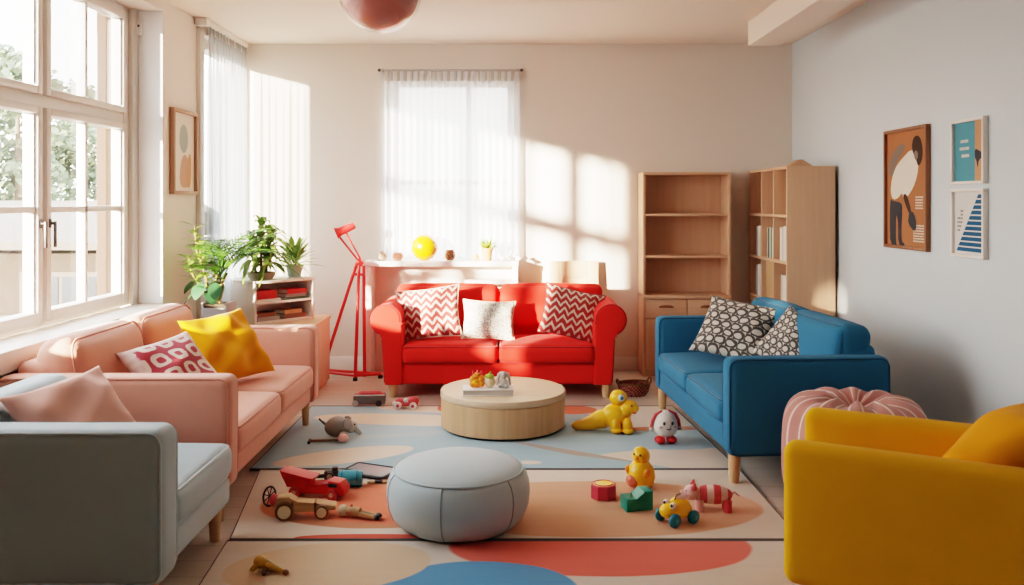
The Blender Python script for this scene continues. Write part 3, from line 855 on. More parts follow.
for s in (-1, 1):
    bm = B(); tube(bm, [(s*.012, 0, .098), (s*.03, -.004, .085), (s*.038, -.006, .05), (s*.042, -.006, .015)], [.01, .014, .015, .009], 10, flat=.7); obj('ear', bm, M['t_ltgrey'], t)
bm = B(); ell(bm, (-.02, -.026, .012), (.016, .02, .012)); ell(bm, (.02, -.026, .012), (.016, .02, .012)); obj('foot', bm, M['t_grey'], t)

# ------------------------------------------------------------------ console behind the red sofa
t = thing('console_table', 'white console shelf behind the red sofa under the back window', 'console table', (-.61, 7.69, 0))
obj('tabletop', box(B(), -.665, .665, -.13, .13, .945, .99, .004), M['white'], t)
obj('side_panel', box(B(), -.660, -.60, -.125, .125, 0, .945, .003), M['white'], t)
obj('side_panel', box(B(), .615, .660, -.125, .125, 0, .945, .003), M['white'], t)
obj('back_panel', box(B(), -.60, .615, .10, .122, 0, .945), M['wall'], t)
obj('shelf', box(B(), .20, .615, -.12, .10, .79, .825, .003), M['white'], t)
ZK = .991
t = thing('pebble', 'brown pear-shaped stone at the left end of the white console', 'stone', (-1.135, 7.66, ZK))
obj('stone_body', lathe(B(), [(0, 0), (.03, .002), (.042, .02), (.042, .04), (.03, .065), (.012, .085), (0, .088)], 20), M['stone'], t, smooth=180)
def cone(label, x, r, mat, h):
    t = thing('pine_cone', label, 'pine cone', (x, 7.66, ZK))
    bm = B(); ell(bm, (0, 0, h*.5), (r*.75, r*.75, h*.5)); obj('core', bm, M['t_brown'], t)
    bm = B()
    for j in range(6):
        z = h*(.1+.8*j/5); rr = r*math.sqrt(max(.1, 1-((z-h*.5)/(h*.55))**2))
        for k in range(9):
            a = 2*PI*(k+.5*(j % 2))/9
            ell(bm, (rr*.85*math.cos(a), rr*.85*math.sin(a), z), (r*.26, r*.26, r*.14), (0, -.5, a), 8, 6)
    obj('scales', bm, mat, t)
cone('round reddish cone left of the orange ball', -.995, .045, plain('pink_brown', (.50, .22, .17), .6, .1), .07)
cone('brown pine cone right of the orange ball', -.54, .047, plain('cone_brown', (.36, .17, .10), .6, .1), .095)
t = thing('toy_ball', 'glossy orange ball on the white console', 'ball', (-.76, 7.645, ZK))
bm = B(); ell(bm, (0, 0, .115), .115, seg=40, rings=24); obj('ball_skin', bm, plain('orange_ball', (.88, .33, .006), .22, .03, coat=.5), t, smooth=180)
bm = B(); ell(bm, (0, 0, .2295), (.01, .01, .003)); obj('valve', bm, M['t_cream'], t)
t = thing('potted_succulent', 'small green succulent in a terracotta pot on the console', 'potted plant', (-.215, 7.63, ZK))
obj('pot', lathe(B(), [(0, 0), (.036, 0), (.046, .085), (.052, .085), (.053, .11), (.046, .11), (.044, .09), (0, .088)], 24), M['terracotta'], t)
bm = B(); rnd = random.Random(3)
for k in range(46):
    a = rnd.uniform(0, 2*PI); e = rnd.uniform(.25, 1.4); l = rnd.uniform(.06, .125)
    d = V((math.cos(a)*math.cos(e), math.sin(a)*math.cos(e), math.sin(e)))
    p = V((0, 0, .09)) + d*.01
    tube(bm, [p, p+d*l*.7, p+d*l], [.004, .009, .002], 6, flat=.5)
obj('leaves', bm, M['succ'], t)
t = thing('clay_chip', 'small terracotta lump beside the potted succulent', 'ornament', (-.315, 7.65, ZK))
bm = B(); ell(bm, (0, 0, .03), (.022, .02, .031), (0, .3, 0)); ell(bm, (.018, 0, .018), (.016, .016, .018)); obj('clay_body', bm, M['terracotta'], t)
for i, (x, y, rz, lab) in enumerate(((-.10, 7.66, .3, 'white seashell nearest the succulent pot on the console'), (-.02, 7.68, 1.4, 'white seashell between two others on the console'), (.035, 7.64, -.6, 'white seashell at the right end of the console'))):
    bm = B()
    for k in range(7):
        a = k*.8; rr = .028*(1-k*.1)
        ell(bm, (math.cos(a)*.022*(1-k*.09)-.0, math.sin(a)*.02*(1-k*.1), .018+.006*k), (rr, rr*.7, rr*.62), (0, 0, a), 12, 8)
    o = obj('seashell', bm, M['paper'], None, (x, y, ZK), (0, 0, rz)); tag(o, lab, 'shell', 'seashells on the console')
# leaning wooden frame
t = thing('empty_picture_frame', 'pale wooden frame with square inset leaning on the back wall', 'frame', (.545, 7.68, 0), rot=(R(-4), 0, 0))
bm = B(); W_, H_ = .43, .985
box(bm, -W_/2, -.125, 0, .03, 0, H_, .003); box(bm, .125, W_/2, 0, .03, 0, H_, .003); box(bm, -.125, .125, 0, .03, .86, H_, .003); box(bm, -.125, .125, 0, .03, 0, .60, .003)
obj('frame_border', bm, M['oak'], t)
bm = B()
for a in ((-.125, -.095, .60, .86), (.095, .125, .60, .86), (-.095, .095, .60, .63), (-.095, .095, .83, .86)): box(bm, a[0], a[1], .004, .026, a[2], a[3], .002)
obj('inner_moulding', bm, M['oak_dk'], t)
obj('backing_board', box(B(), -.095, .095, .016, .022, .63, .83), M['oak_x'], t)
# vent grille on the wall
t = thing('vent_grille', 'small grey vent grille low on the back wall beside the tripod lamp', 'vent', (-1.165, 7.85, .2))
bm = box(B(), -.10, .10, -.014, -.001, -.06, .10, .003); obj('vent_frame', bm, M['wall'], t)
bm = B()
for k in range(4): box(bm, -.085, .085, -.022, -.012, -.045+.036*k, -.025+.036*k, .002)
obj('slats', bm, M['planter'], t)

# ------------------------------------------------------------------ bookcases
t = thing('bookcase', 'wide open oak bookcase with drawers against the back wall', 'bookcase', (1.50, 7.55, 0))
W_ = .755; D_ = .29
for s in (-1, 1):
    x = s*W_/2; obj('side_panel', box(B(), min(x, x-s*.022), max(x, x-s*.022), 0, D_, 0, 1.735, .002), M['oak'], t)
obj('top_panel', box(B(), -W_/2, W_/2, 0, D_, 1.735, 1.757, .002), M['oak_x'], t)
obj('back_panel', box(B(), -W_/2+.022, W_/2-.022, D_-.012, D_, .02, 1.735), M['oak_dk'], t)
for z in (1.39, 1.03): obj('shelf', box(B(), -W_/2+.022, W_/2-.022, .006, D_-.012, z-.011, z+.011, .002), M['oak_x'], t)
obj('counter', box(B(), -W_/2-.0, W_/2+.0, -.025, D_-.012, .672, .70, .004), M['oak_x'], t)
obj('plinth', box(B(), -W_/2+.022, W_/2-.022, .02, .04, 0, .06), M['oak_dk'], t)
for s in (-1, 1):
    x0, x1 = (-W_/2+.024, -.003) if s < 0 else (.003, W_/2-.024)
    d = obj('drawer', box(B(), x0, x1, -.012, .02, .505, .665, .004), M['oak_x'], t)
    h = B(); tube(h, [((x0+x1)/2-.06, -.012, .60), ((x0+x1)/2-.04, -.03, .607), ((x0+x1)/2, -.036, .609), ((x0+x1)/2+.04, -.03, .607), ((x0+x1)/2+.06, -.012, .60)], [.006, .011, .012, .011, .006], 8)
    obj('drawer_pull', h, M['dark_wood'], d)
    d = obj('cabinet_door', box(B(), x0, x1, -.012, .012, .065, .497, .004), M['oak'], t)
    h = B(); xk = x1-.05 if s < 0 else x0+.05; cyl(h, (xk, -.012, .43), (xk, -.035, .43), .007, .012); obj('knob', h, M['dark_wood'], d)
# tall cubby bookcase along the right wall, opening towards -X
t = thing('bookcase', 'tall oak cubby bookcase holding books along the right wall', 'bookcase', (2.10, 6.72, 0))
DX, LY, HT = .37, 1.07, 1.775
obj('side_panel', box(B(), 0, DX, 0, .024, 0, HT, .002), M['oak'], t)
obj('side_panel', box(B(), 0, DX, LY-.024, LY, 0, HT, .002), M['oak'], t)
obj('top_panel', box(B(), 0, DX, .024, LY-.024, HT-.022, HT, .002), M['oak_y'], t)
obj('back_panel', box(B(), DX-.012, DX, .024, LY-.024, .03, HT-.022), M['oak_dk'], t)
ys = [.024, .365, .705, LY-.024]
for y in ys[1:3]: obj('divider', box(B(), .003, DX-.012, y-.010, y+.010, .70, HT-.022, .002), M['oak'], t)
for z in (1.39, 1.03, .69): obj('shelf', box(B(), .001, DX-.012, .024, LY-.024, z-.011, z+.011, .002), M['oak_y'], t)
for i in range(3):
    y0, y1 = ys[i]+.012, ys[i+1]-.012
    d = obj('drawer', box(B(), -.004, .02, y0, y1, .47, .675, .004), M['oak_y'], t)
    h = B(); tube(h, [(-.004, (y0+y1)/2-.05, .58), (-.028, (y0+y1)/2, .586), (-.004, (y0+y1)/2+.05, .58)], [.006, .011, .006], 8); obj('drawer_pull', h, M['dark_wood'], d)
    obj('cabinet_door', box(B(), -.004, .02, y0, y1, .05, .462, .004), M['oak'], t)
bcol = {k: plain('book_'+k, c, .6, .05) for k, c in dict(white=(.74, .73, .70), cream=(.62, .54, .44), green=(.10, .24, .12), dkgreen=(.04, .10, .06), grey=(.36, .36, .35), red=(.55, .03, .03), sand=(.50, .33, .18), brown=(.22, .12, .08)).items()}
def book(lab, loc, th, h, d, col, rotz=0, lay=False, grp=None):
    """upright: thickness along local y, spine at local -x"""
    t = thing('book', lab, 'book', loc, rotz, grp, rot=((R(90), 0, rotz) if lay else None))
    bm = B()
    box(bm, 0, d, 0, .003, 0, h, .001); box(bm, 0, d, th-.003, th, 0, h, .001); box(bm, 0, .003, .003, th-.003, 0, h)
    obj('book_cover', bm, bcol[col], t)
    obj('book_pages', box(B(), .003, d-.004, .003, th-.003, .004, h-.004), M['paper'], t)
    return t
BX = 2.10+.012
def row(z, y, items, where, start=0):
    for i, (th, h, c, lab) in enumerate(items):
        book(lab, (BX, y, z+.0115), th, h, .22, c, 0, grp=where); y += th+.002
rowname = 'books in the tall cubby bookcase'
row(1.39-.36, 6.72+.045, [(.045, .27, 'white', 'thick white book nearest the front in the middle row, right cubby'), (.04, .27, 'white', 'second white book in the middle row, right cubby'), (.03, .255, 'cream', 'cream book third in the middle row, right cubby'), (.05, .26, 'white', 'white book furthest back in the middle row, right cubby')], rowname)
row(1.03, 6.72+.40, [(.03, .25, 'white', 'white book at the right of the middle cubby'), (.035, .255, 'green', 'green book in the middle cubby'), (.03, .25, 'white', 'white book between the green ones in the middle cubby'), (.04, .245, 'dkgreen', 'dark green book in the middle cubby'), (.03, .25, 'cream', 'cream book in the middle cubby')], rowname)
row(1.03, 6.72+.74, [(.04, .26, 'cream', 'cream book at the right of the left middle-row cubby'), (.05, .255, 'white', 'white book second in the left middle-row cubby'), (.05, .25, 'grey', 'grey book at the far end of the left middle-row cubby')], rowname)
row(.69, 6.72+.045, [(.05, .23, 'white', 'white book nearest the front in the lower row, right cubby'), (.05, .225, 'white', 'second white book from the front in the lower row, right cubby'), (.045, .23, 'cream', 'cream book in the lower row, right cubby')], rowname)
row(.69, 6.72+.39, [(.10, .31, 'sand', 'thick tan book nearest the front in the lower row, middle cubby'), (.10, .31, 'sand', 'thick tan book behind another in the lower row, middle cubby')], rowname)
row(.69, 6.72+.74, [(.05, .27, 'cream', 'cream book in the lower row, left cubby'), (.05, .265, 'white', 'white book in the lower row, left cubby'), (.06, .26, 'grey', 'grey book in the lower row, left cubby')], rowname)
t = thing('wooden_roof_block', 'low wooden gable-shaped block on top of the tall bookcase', 'wooden block', (2.28, 7.0, 1.776), R(10))
obj('gable', prism(B(), [(-.10, 0), (.10, 0), (.10, .012), (.015, .06), (-.015, .06), (-.10, .012)], -.04, .04, .002, 2), M['oak_x'], t)
obj('gable_panel', prism(B(), [(-.06, .005), (.06, .005), (0, .045)], -.044, -.041), M['oak_dk'], t)

# ------------------------------------------------------------------ cabinet, small shelf and plants in the left corner
t = thing('low_cabinet', 'low light wood cabinet in the corner behind the pink sofa', 'cabinet', (-1.96, 6.98, 0))
obj('cabinet_body', box(B(), -.335, .44, -.32, .36, .03, .535, .003), M['oak'], t)
obj('cabinet_top', box(B(), -.34, .45, -.335, .37, .535, .56, .003), M['oak_x'], t)
obj('plinth', box(B(), -.32, .42, -.29, .33, 0, .03), M['oak_dk'], t)
for s in (-1, 1):
    x0, x1 = (-.33, .047) if s < 0 else (.053, .43)
    d = obj('cabinet_door', box(B(), x0, x1, -.338, -.32, .05, .525, .003), M['oak'], t)
    h = B(); xk = .09 if s > 0 else .01; cyl(h, (xk, -.338, .40), (xk, -.36, .40), .007, .011); obj('knob', h, M['dark_wood'], d)
SA = R(50)
ZS = .561
t = thing('cubby_shelf', 'small white two-tier shelf unit standing on the low cabinet', 'shelf', (-1.96, 6.70, ZS), SA)
# local: x along the open front, y into depth
SW, SD, SH = .56, .30, .31
obj('side_panel', box(B(), 0, .02, 0, SD, 0, SH, .002), M['white'], t); obj('side_panel', box(B(), SW-.02, SW, 0, SD, 0, SH, .002), M['white'], t)
obj('top_panel', box(B(), 0, SW, -.004, SD, SH, SH+.022, .003), M['white'], t); obj('bottom_panel', box(B(), .02, SW-.02, .002, SD, .0, .018), M['white'], t)
obj('shelf', box(B(), .02, SW-.02, .002, SD-.01, .15, .166), M['white'], t); obj('back_panel', box(B(), .02, SW-.02, SD-.01, SD, .018, SH), M['white'], t)
shelf_M = Matrix.Translation((-1.96, 6.70, ZS)) @ Matrix.Rotation(SA, 4, 'Z')
def flatbook(lab, lx, ly, lz, w, d, th, col, yaw=0):
    p = shelf_M @ V((lx, ly, lz))
    t = thing('book', lab, 'book', p, SA+yaw, 'books on the small white shelf')
    bm = box(B(), 0, w, 0, d, 0, .003); box(bm, 0, w, 0, d, th-.003, th); box(bm, 0, w, 0, .003, .003, th-.003)
    obj('book_cover', bm, bcol[col], t, smooth=0); obj('book_pages', box(B(), .003, w-.003, .004, d-.003, .003, th-.003), M['paper'], t, smooth=0)
flatbook('white book under the red books, left of the upper tier', .04, .02, .1665, .21, .16, .02, 'white')
flatbook('lower of two red books stacked on a white one, upper tier', .045, .03, .187, .18, .15, .035, 'red', .03)
flatbook('topmost red book of the left upper-tier stack', .05, .035, .2225, .17, .14, .03, 'red', -.04)
flatbook('green book at the bottom of the right upper-tier stack', .30, .02, .1665, .22, .16, .018, 'dkgreen')
flatbook('grey book in the right upper-tier stack', .305, .03, .185, .20, .15, .025, 'grey', .02)
flatbook('red book on top of the right upper-tier stack', .32, .03, .2105, .18, .14, .035, 'red', -.03)
flatbook('grey book on the lower tier, left', .04, .02, .0185, .20, .16, .03, 'grey')
flatbook('brown book lying on a grey one, lower tier left', .05, .03, .049, .17, .15, .03, 'brown', .05)
flatbook('brown book at the bottom of the lower tier, right', .29, .02, .0185, .20, .16, .035, 'brown')
flatbook('sand coloured book on top of the brown one, lower tier right', .295, .03, .054, .17, .14, .03, 'sand', .05)

def frond(bm, L, droop, nleaf, ll, wid, az, e0, rnd, base=(0, 0, 0)):
    """arching palm frond"""
    p = V(base); e = e0; n = 16; pts = [p.copy()]; dirs = []
    for i in range(n):
        d = V((math.cos(az)*math.cos(e), math.sin(az)*math.cos(e), math.sin(e))); dirs.append(d)
        p = p + d*L/n; pts.append(p.copy()); e -= droop/n
    tube(bm, pts, [.006-.0045*i/n for i in range(n+1)], 5)
    for k in range(nleaf):
        f = .28+.72*k/(nleaf-1); i = min(n-1, int(f*n)); q = pts[i].lerp(pts[i+1], f*n-i) if i < n else pts[-1]
        d = dirs[i]; side = d.cross(V((0, 0, 1))).normalized(); up = side.cross(d).normalized()
        l = ll*(math.sin(PI*(.18+.78*f))**.7)*rnd.uniform(.85, 1.1)
        for s in (-1, 1):
            dd = (side*s*.8 + d*.65 + up*.15).normalized()
            m = q + dd*l*.5 + V((0, 0, -.01)); tip = q + dd*l + V((0, 0, -.25*l))
            w = d*wid
            quad(bm, [q-w*.3, m-w, m+w, q+w*.3]); bm.faces.new([bm.verts.new(x) for x in (m-w, tip, m+w)])
t = thing('potted_palm', 'feathery palm in a grey planter behind the pink sofa', 'potted plant', (-2.11, 6.33, 0))
bm = B(); hpl = .785
prism(bm, [(-.075, 0), (.075, 0), (.095, hpl), (.08, hpl), (.078, hpl-.04), (-.078, hpl-.04), (-.08, hpl), (-.095, hpl)], -.095, .095, .004, 2)
obj('planter', bm, M['planter'], t); obj('soil', box(B(), -.085, .085, -.085, .085, hpl-.035, hpl-.012), M['soil'], t)
rnd = random.Random(11)
bm = B()
for k in range(4): tube(bm, [(rnd.uniform(-.03, .03), rnd.uniform(-.03, .03), hpl-.02), (rnd.uniform(-.04, .04), rnd.uniform(-.03, .03), hpl+.10), (rnd.uniform(-.05, .05), rnd.uniform(-.04, .04), hpl+.2)], [.014, .012, .008], 7)
obj('trunk', bm, M['stem'], t)
for k in range(15):
    az = 2*PI*k/15*1.0+rnd.uniform(-.2, .2); L = rnd.uniform(.46, .64)
    if math.cos(az) < -.25: L *= .5
    if math.cos(az) > .5: L *= 1.12
    bm = B(); frond(bm, L, rnd.uniform(1.2, 2.0), 17, .17, .0075, az, rnd.uniform(1.0, 1.45), rnd, (rnd.uniform(-.02, .02), rnd.uniform(-.02, .02), hpl+.16)); obj('frond', bm, M['palm'], t, smooth=0)
bm = B(); frond(bm, .62, .95, 22, .15, .0075, R(-12), 1.12, rnd, (.01, 0, hpl+.13)); obj('frond', bm, M['palm'], t, smooth=0)
def broad_leaf(bm, p, d, L, W, fold=.15):
    d = V(d).normalized(); side = d.cross(V((0, 0, 1)));
    if side.length < .05: side = V((1, 0, 0))
    side.normalize(); up = side.cross(d); n = 8; prev = None
    for i in range(n+1):
        f = i/n; w = W*math.sin(PI*min(1, f*.96+.02))**.8; c = V(p)+d*L*f - V((0, 0, .25*L*f*f))
        cur = (bm.verts.new(c-side*w+up*w*fold), bm.verts.new(c), bm.verts.new(c+side*w+up*w*fold))
        if prev:
            bm.faces.new((prev[0], prev[1], cur[1], cur[0])); bm.faces.new((prev[1], prev[2], cur[2], cur[1]))
        prev = cur
# leafy companion stems in the same planter
for q_, (ex, ey, ez) in enumerate(((-.16, -.04, .54), (-.10, -.10, .42), (-.17, -.12, .32))):
    bm = B(); lf = B()
    st = [(-.04, -.03, hpl-.01), (ex*.55, ey*.8, hpl+ez*.36), (ex*.9, ey, hpl+ez*.68), (ex, ey, hpl+ez)]
    tube(bm, st, [.008, .007, .006, .004], 6); c = obj('climber_stem', bm, M['stem'], t)
    for k in range(18):
        f = .25+.75*k/17; i = min(2, int(f*3)); q = V(st[i]).lerp(V(st[i+1]), f*3-i); a = k*2.4+q_
        broad_leaf(lf, q, (math.cos(a)*.9, math.sin(a)-.2, .55), .13, .026)
    obj('climber_leaves', lf, M['drac'], c, smooth=180)
lf = B()
for k, (x, y, z, a) in enumerate(((-.16, -.10, .84, 3.6), (-.12, -.12, .90, 4.6), (-.06, -.12, .86, 5.2), (-.17, -.08, .92, 2.9), (-.02, -.13, .90, 5.0))):
    broad_leaf(lf, (x+.03, y+.02, z+.03), (math.cos(a)*.6, math.sin(a)*.5, -.5), .12, .05, .1)
obj('rubber_leaves', lf, M['rubber'], t, smooth=180)
bm = B()
for x, y, z in ((-.13, -.09, .90), (-.05, -.11, .90)): tube(bm, [(-.02, -.02, hpl-.02), (x*.6, y*.7, hpl+.06), (x, y, z)], [.006, .005, .004], 6)
obj('rubber_stem', bm, M['stem'], t)

ZP = ZS+.31+.0225
p = shelf_M @ V((.16, .15, 0)); 
t = thing('potted_dracaena', 'striped dracaena in a shallow bowl on the small white shelf', 'potted plant', (p.x, p.y, ZP))
obj('bowl', lathe(B(), [(0, 0), (.085, 0), (.105, .03), (.108, .055), (.10, .055), (.096, .035), (0, .03)], 28), plain('woven_bowl', (.45, .42, .30), .7, .2, 60), t)
obj('soil', lathe(B(), [(0, .032), (.094, .036), (.09, .045), (0, .05)], 20), M['soil'], t)
rnd = random.Random(5)
for (x, y, h) in ((0, 0, .43), (-.07, .02, .30), (.07, -.03, .36), (.02, .05, .20)):
    bm = B(); tube(bm, [(x*.6, y*.6, .04), (x, y, h*.6), (x*1.2, y*1.2, h)], [.011, .009, .007], 7); c = obj('cane', bm, M['stem'], t)
    lf = B()
    for k in range(32):
        a = k*2.399; f = k/31; z = h*(.45+.55*f); e = .35+.85*f+rnd.uniform(-.2, .2)
        d = V((math.cos(a)*math.cos(e), math.sin(a)*math.cos(e), math.sin(e)))
        L = rnd.uniform(.28, .38)*(1-.25*f)*(.72 if d.x < -.3 else 1); pts = []
        prev = None
        for i in range(7):
            g = i/6; c_ = V((x*1.1, y*1.1, z))+d*L*g - V((0, 0, .75*L*g*g)); w = .023*math.sin(PI*min(1, .12+g*.88))**.8
            sd = d.cross(V((0, 0, 1))).normalized()
            cur = (lf.verts.new(c_-sd*w), lf.verts.new(c_+sd*w))
            if prev: lf.faces.new((prev[0], prev[1], cur[1], cur[0]))
            prev = cur
    obj('leaves', lf, M['drac'], c, smooth=180)
p = shelf_M @ V((.46, .13, 0))
t = thing('potted_foliage', 'bushy plant in a grey-green pot at the shelf end', 'potted plant', (p.x, p.y, ZP))
obj('pot', lathe(B(), [(0, 0), (.05, 0), (.068, .085), (.075, .085), (.075, .10), (.066, .10), (.06, .08), (0, .078)], 24), M['bluepot'], t)
lf = B()
for k in range(40):
    a = k*2.399; f = k/39; e = .1+1.2*f
    broad_leaf(lf, (0.03*math.cos(a), .03*math.sin(a), .09+.10*f), (math.cos(a)*math.cos(e), math.sin(a)*math.cos(e), math.sin(e)+.1), rnd.uniform(.17, .24), .021)
obj('leaves', lf, M['drac'], t, smooth=180)
bm = B()
for k in range(5): tube(bm, [(0, 0, .07), (.02*math.cos(k*1.3), .02*math.sin(k*1.3), .13), (.035*math.cos(k*1.3), .035*math.sin(k*1.3), .2)], [.005, .004, .003], 5)
obj('stems', bm, M['stem'], t)

# ------------------------------------------------------------------ curtains
def curtain(bm, a0, a1, z0, z1, folds, amp, along='X', base=0, taper=.0):
    n = folds*10; m = 14; g = []
    ph = [random.uniform(-.4, .4) for _ in range(folds+2)]
    for j in range(m+1):
        z = z0+(z1-z0)*j/m; row = []
        for i in range(n+1):
            f = i/n; k = f*folds
            A = amp*(1+.25*math.sin(3.1*k))*(.55+.45*(1-j/m) if j < m-1 else .4)
            d = A*math.sin(2*PI*k+ph[int(k)]*.6)+.25*A*math.sin(4.3*PI*k+1)
            s = a0+(a1-a0)*f
            row.append(bm.verts.new((s, base+d, z) if along == 'X' else (base+d, s, z)))
        g.append(row)
    for j in range(m):
        for i in range(n): bm.faces.new((g[j][i], g[j][i+1], g[j+1][i+1], g[j+1][i]))
    return bm
o = obj('sheer_curtain', curtain(B(), -1.155, .065, .995, 2.655, 19, .024, 'X', YB-.06), M['sheer'], smooth=180)
tag(o, 'white sheer pleated curtain over the back window', 'curtain')
obj('heading_tape', curtain(B(), -1.156, .066, 2.57, 2.66, 22, .012, 'X', YB-.058), sheer('voile_tape', (.62, .58, .53), .05, .4), o, smooth=180)
t = thing('curtain_rod', 'thin metal curtain rod above the back window', 'curtain rod', (-.545, YB-.055, 2.668))
bm = B(); cyl(bm, (-.62, 0, 0), (.62, 0, 0), .008, seg=12); obj('rod', bm, M['metal'], t)
for s in (-1, 1):
    bm = B(); ell(bm, (s*.63, 0, 0), (.016, .014, .014), seg=12, rings=8); obj('finial', bm, M['dkmetal'], t)
    bm = B(); box(bm, s*.60-.008, s*.60+.008, 0, .054, -.012, .012, .002); obj('bracket', bm, M['dkmetal'], t)
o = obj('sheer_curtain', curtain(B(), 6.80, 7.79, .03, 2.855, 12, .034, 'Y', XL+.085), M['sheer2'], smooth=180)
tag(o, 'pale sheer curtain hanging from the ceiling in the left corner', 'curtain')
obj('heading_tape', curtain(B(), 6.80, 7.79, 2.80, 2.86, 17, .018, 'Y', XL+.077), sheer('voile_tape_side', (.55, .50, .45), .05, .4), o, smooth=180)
t = thing('curtain_rail', 'white ceiling curtain rail along the left corner', 'curtain rail', (XL+.075, 7.27, 2.87))
obj('rail', box(B(), -.02, .02, -.53, .53, .0, .039, .003), M['white'], t)
obj('end_cap', box(B(), -.065, .03, -.56, -.50, -.02, .039, .004), M['white'], t)
struct('trim_7', box(B(), XL-.168, XL-.001, W1[1]-.007, W1[1]-.001, SILL+.036, W1[3]-.001), plain('reveal_white', (.80, .82, .83), .5, .02), smooth=0)
# small pilaster strip beside the curtain
struct('trim_6', box(B(), XL, XL+.03, 6.78, 6.87, .12, ZC, .003), M['white'])

# ------------------------------------------------------------------ pendant
t = thing('pendant_lamp', 'glossy coral pink globe pendant lamp hanging from the ceiling', 'lamp', (-.72, 4.8, ZC))
bm = B(); ell(bm, (0, 0, -.258), .213, seg=48, rings=32); obj('globe', bm, plain('coral_gloss', (.60, .22, .19), .38, .03, coat=.25), t, smooth=180)
gs = NT('clear_glass_shell')
tr = gs.new('ShaderNodeBsdfTransparent'); tr.inputs[0].default_value = (.98, .95, .94, 1); gl = gs.new('ShaderNodeBsdfGlossy'); gl.inputs['Roughness'].default_value = .05
lw = gs.new('ShaderNodeLayerWeight'); lw.inputs[0].default_value = .12; mx = gs.new('ShaderNodeMixShader'); gs.link(lw.outputs['Facing'], mx.inputs[0]); gs.link(tr.outputs[0], mx.inputs[1]); gs.link(gl.outputs[0], mx.inputs[2]); gs.link(mx.outputs[0], gs.out.inputs[0])
bm = B(); ell(bm, (0, 0, -.258), .228, seg=48, rings=32); obj('glass_shell', bm, gs.m, t, smooth=180)
obj('ceiling_rose', lathe(B(), [(.055, -.03), (.06, -.02), (.06, -.001), (.0, -.001)], 28), M['white'], t)
bm = B(); cyl(bm, (0, 0, -.05), (0, 0, -.02), .012); obj('stem', bm, M['white'], t)

# ------------------------------------------------------------------ red tripod lamp
t = thing('tripod_lamp', 'red metal tripod floor lamp left of the red sofa', 'floor lamp', (-1.335, 7.43, 0))
hub = V((.04, .03, .985))
feet = [V((-.30, .12, .0)), V((.02, -.05, 0)), V((.215, .06, 0))]
tops = [hub+V((-.02, 0, 0)), hub+V((0, -.01, 0)), hub+V((.015, 0, 0))]
tops[2] = V((.075, .05, .96)); legs_bot = [feet[0], feet[1], V((.085, .03, 0))]
for k in range(3):
    b0 = legs_bot[k]; bm = B(); cyl(bm, tuple(tops[k]), (b0.x, b0.y, .02), .014, .0145, 14); l = obj('leg', bm, M['redmetal'], t)
    bm = B(); ff = b0 if k < 2 else feet[2]; cyl(bm, (ff.x, ff.y, 0), (ff.x, ff.y, .03), .02, .018, 14); obj('rubber_foot', bm, M['black'], l)
bm = B()
tube(bm, [(feet[0].x, feet[0].y, .045), (feet[1].x, feet[1].y, .045)], .013, 10); tube(bm, [(feet[1].x, feet[1].y, .045), (feet[2].x, feet[2].y, .038)], .013, 10); tube(bm, [(feet[0].x, feet[0].y, .06), (feet[2].x, feet[2].y, .038)], .013, 10)
obj('base_bar', bm, M['redmetal'], t)
bm = B(); ell(bm, hub, (.034, .03, .036)); cyl(bm, (hub.x-.05, hub.y, hub.z-.1), (hub.x+.05, hub.y, hub.z-.1), .012); obj('joint', bm, M['redmetal'], t)
bm = B(); cyl(bm, hub+V((.02, -.045, .0)), hub+V((.02, .045, 0)), .02, seg=14); obj('clamp_knob', bm, M['t_red'], t)
head = V((-.07, .0, 1.27))
bm = B(); cyl(bm, hub+V((-.01, 0, .02)), head+V((-.075, 0, -.035)), .009, seg=10); cyl(bm, hub+V((.012, 0, .03)), head+V((.0, 0, -.02)), .008, seg=10); obj('arm', bm, M['redmetal'], t)
dv = V((-.135, -.03, -.06)).normalized(); hM = Matrix.Translation(head) @ dv.to_track_quat('Z', 'Y').to_matrix().to_4x4()
bm = lathe(B(), [(0, -.085), (.025, -.083), (.03, -.07), (.033, -.02), (.036, .05), (.05, .085), (.048, .088), (.033, .05), (0, .045)], 28, hM); obj('lamp_shade', bm, M['redmetal'], t)
bm = B(); ell(bm, hM @ V((0, 0, .062)), (.022, .022, .022)); obj('bulb', bm, M['paper'], t)

# ------------------------------------------------------------------ pictures
def frame_bm(w, h, fw, d):
    bm = B()
    for a in ((-w/2, w/2, -h/2, -h/2+fw), (-w/2, w/2, h/2-fw, h/2), (-w/2, -w/2+fw, -h/2+fw, h/2-fw), (w/2-fw, w/2, -h/2+fw, h/2-fw)):
        box(bm, a[0], a[1], -d, 0, a[2], a[3], .002)
    return bm
def poly(bm, pts, y, mi=0):
    f = bm.faces.new([bm.verts.new((x, y, z)) for x, z in pts]); f.material_index = mi
    return bm
def smooth_poly(pts, it=2):
    for _ in range(it):
        q = []
        for i in range(len(pts)):
            a, b = pts[i], pts[(i+1) % len(pts)]
            q += [(.75*a[0]+.25*b[0], .75*a[1]+.25*b[1]), (.25*a[0]+.75*b[0], .25*a[1]+.75*b[1])]
        pts = q
    return pts
def flatm(n, c): return plain(n, c, .75, .04, 6, spec=.15)
pr = dict(rust=flatm('print_rust', (.40, .17, .085)), cream=flatm('print_cream', (.72, .66, .58)), slate=flatm('print_slate', (.055, .058, .065)), skin=flatm('print_brown', (.07, .045, .035)), grey=flatm('print_grey', (.22, .18, .15)), teal=flatm('print_teal', (.10, .30, .37)), peach=flatm('print_peach', (.55, .30, .18)), navy=flatm('print_navy', (.03, .12, .23)), white=flatm('print_white', (.66, .66, .64)), sage=flatm('print_sage', (.36, .42, .38)), blush=flatm('print_blush', (.55, .32, .24)))
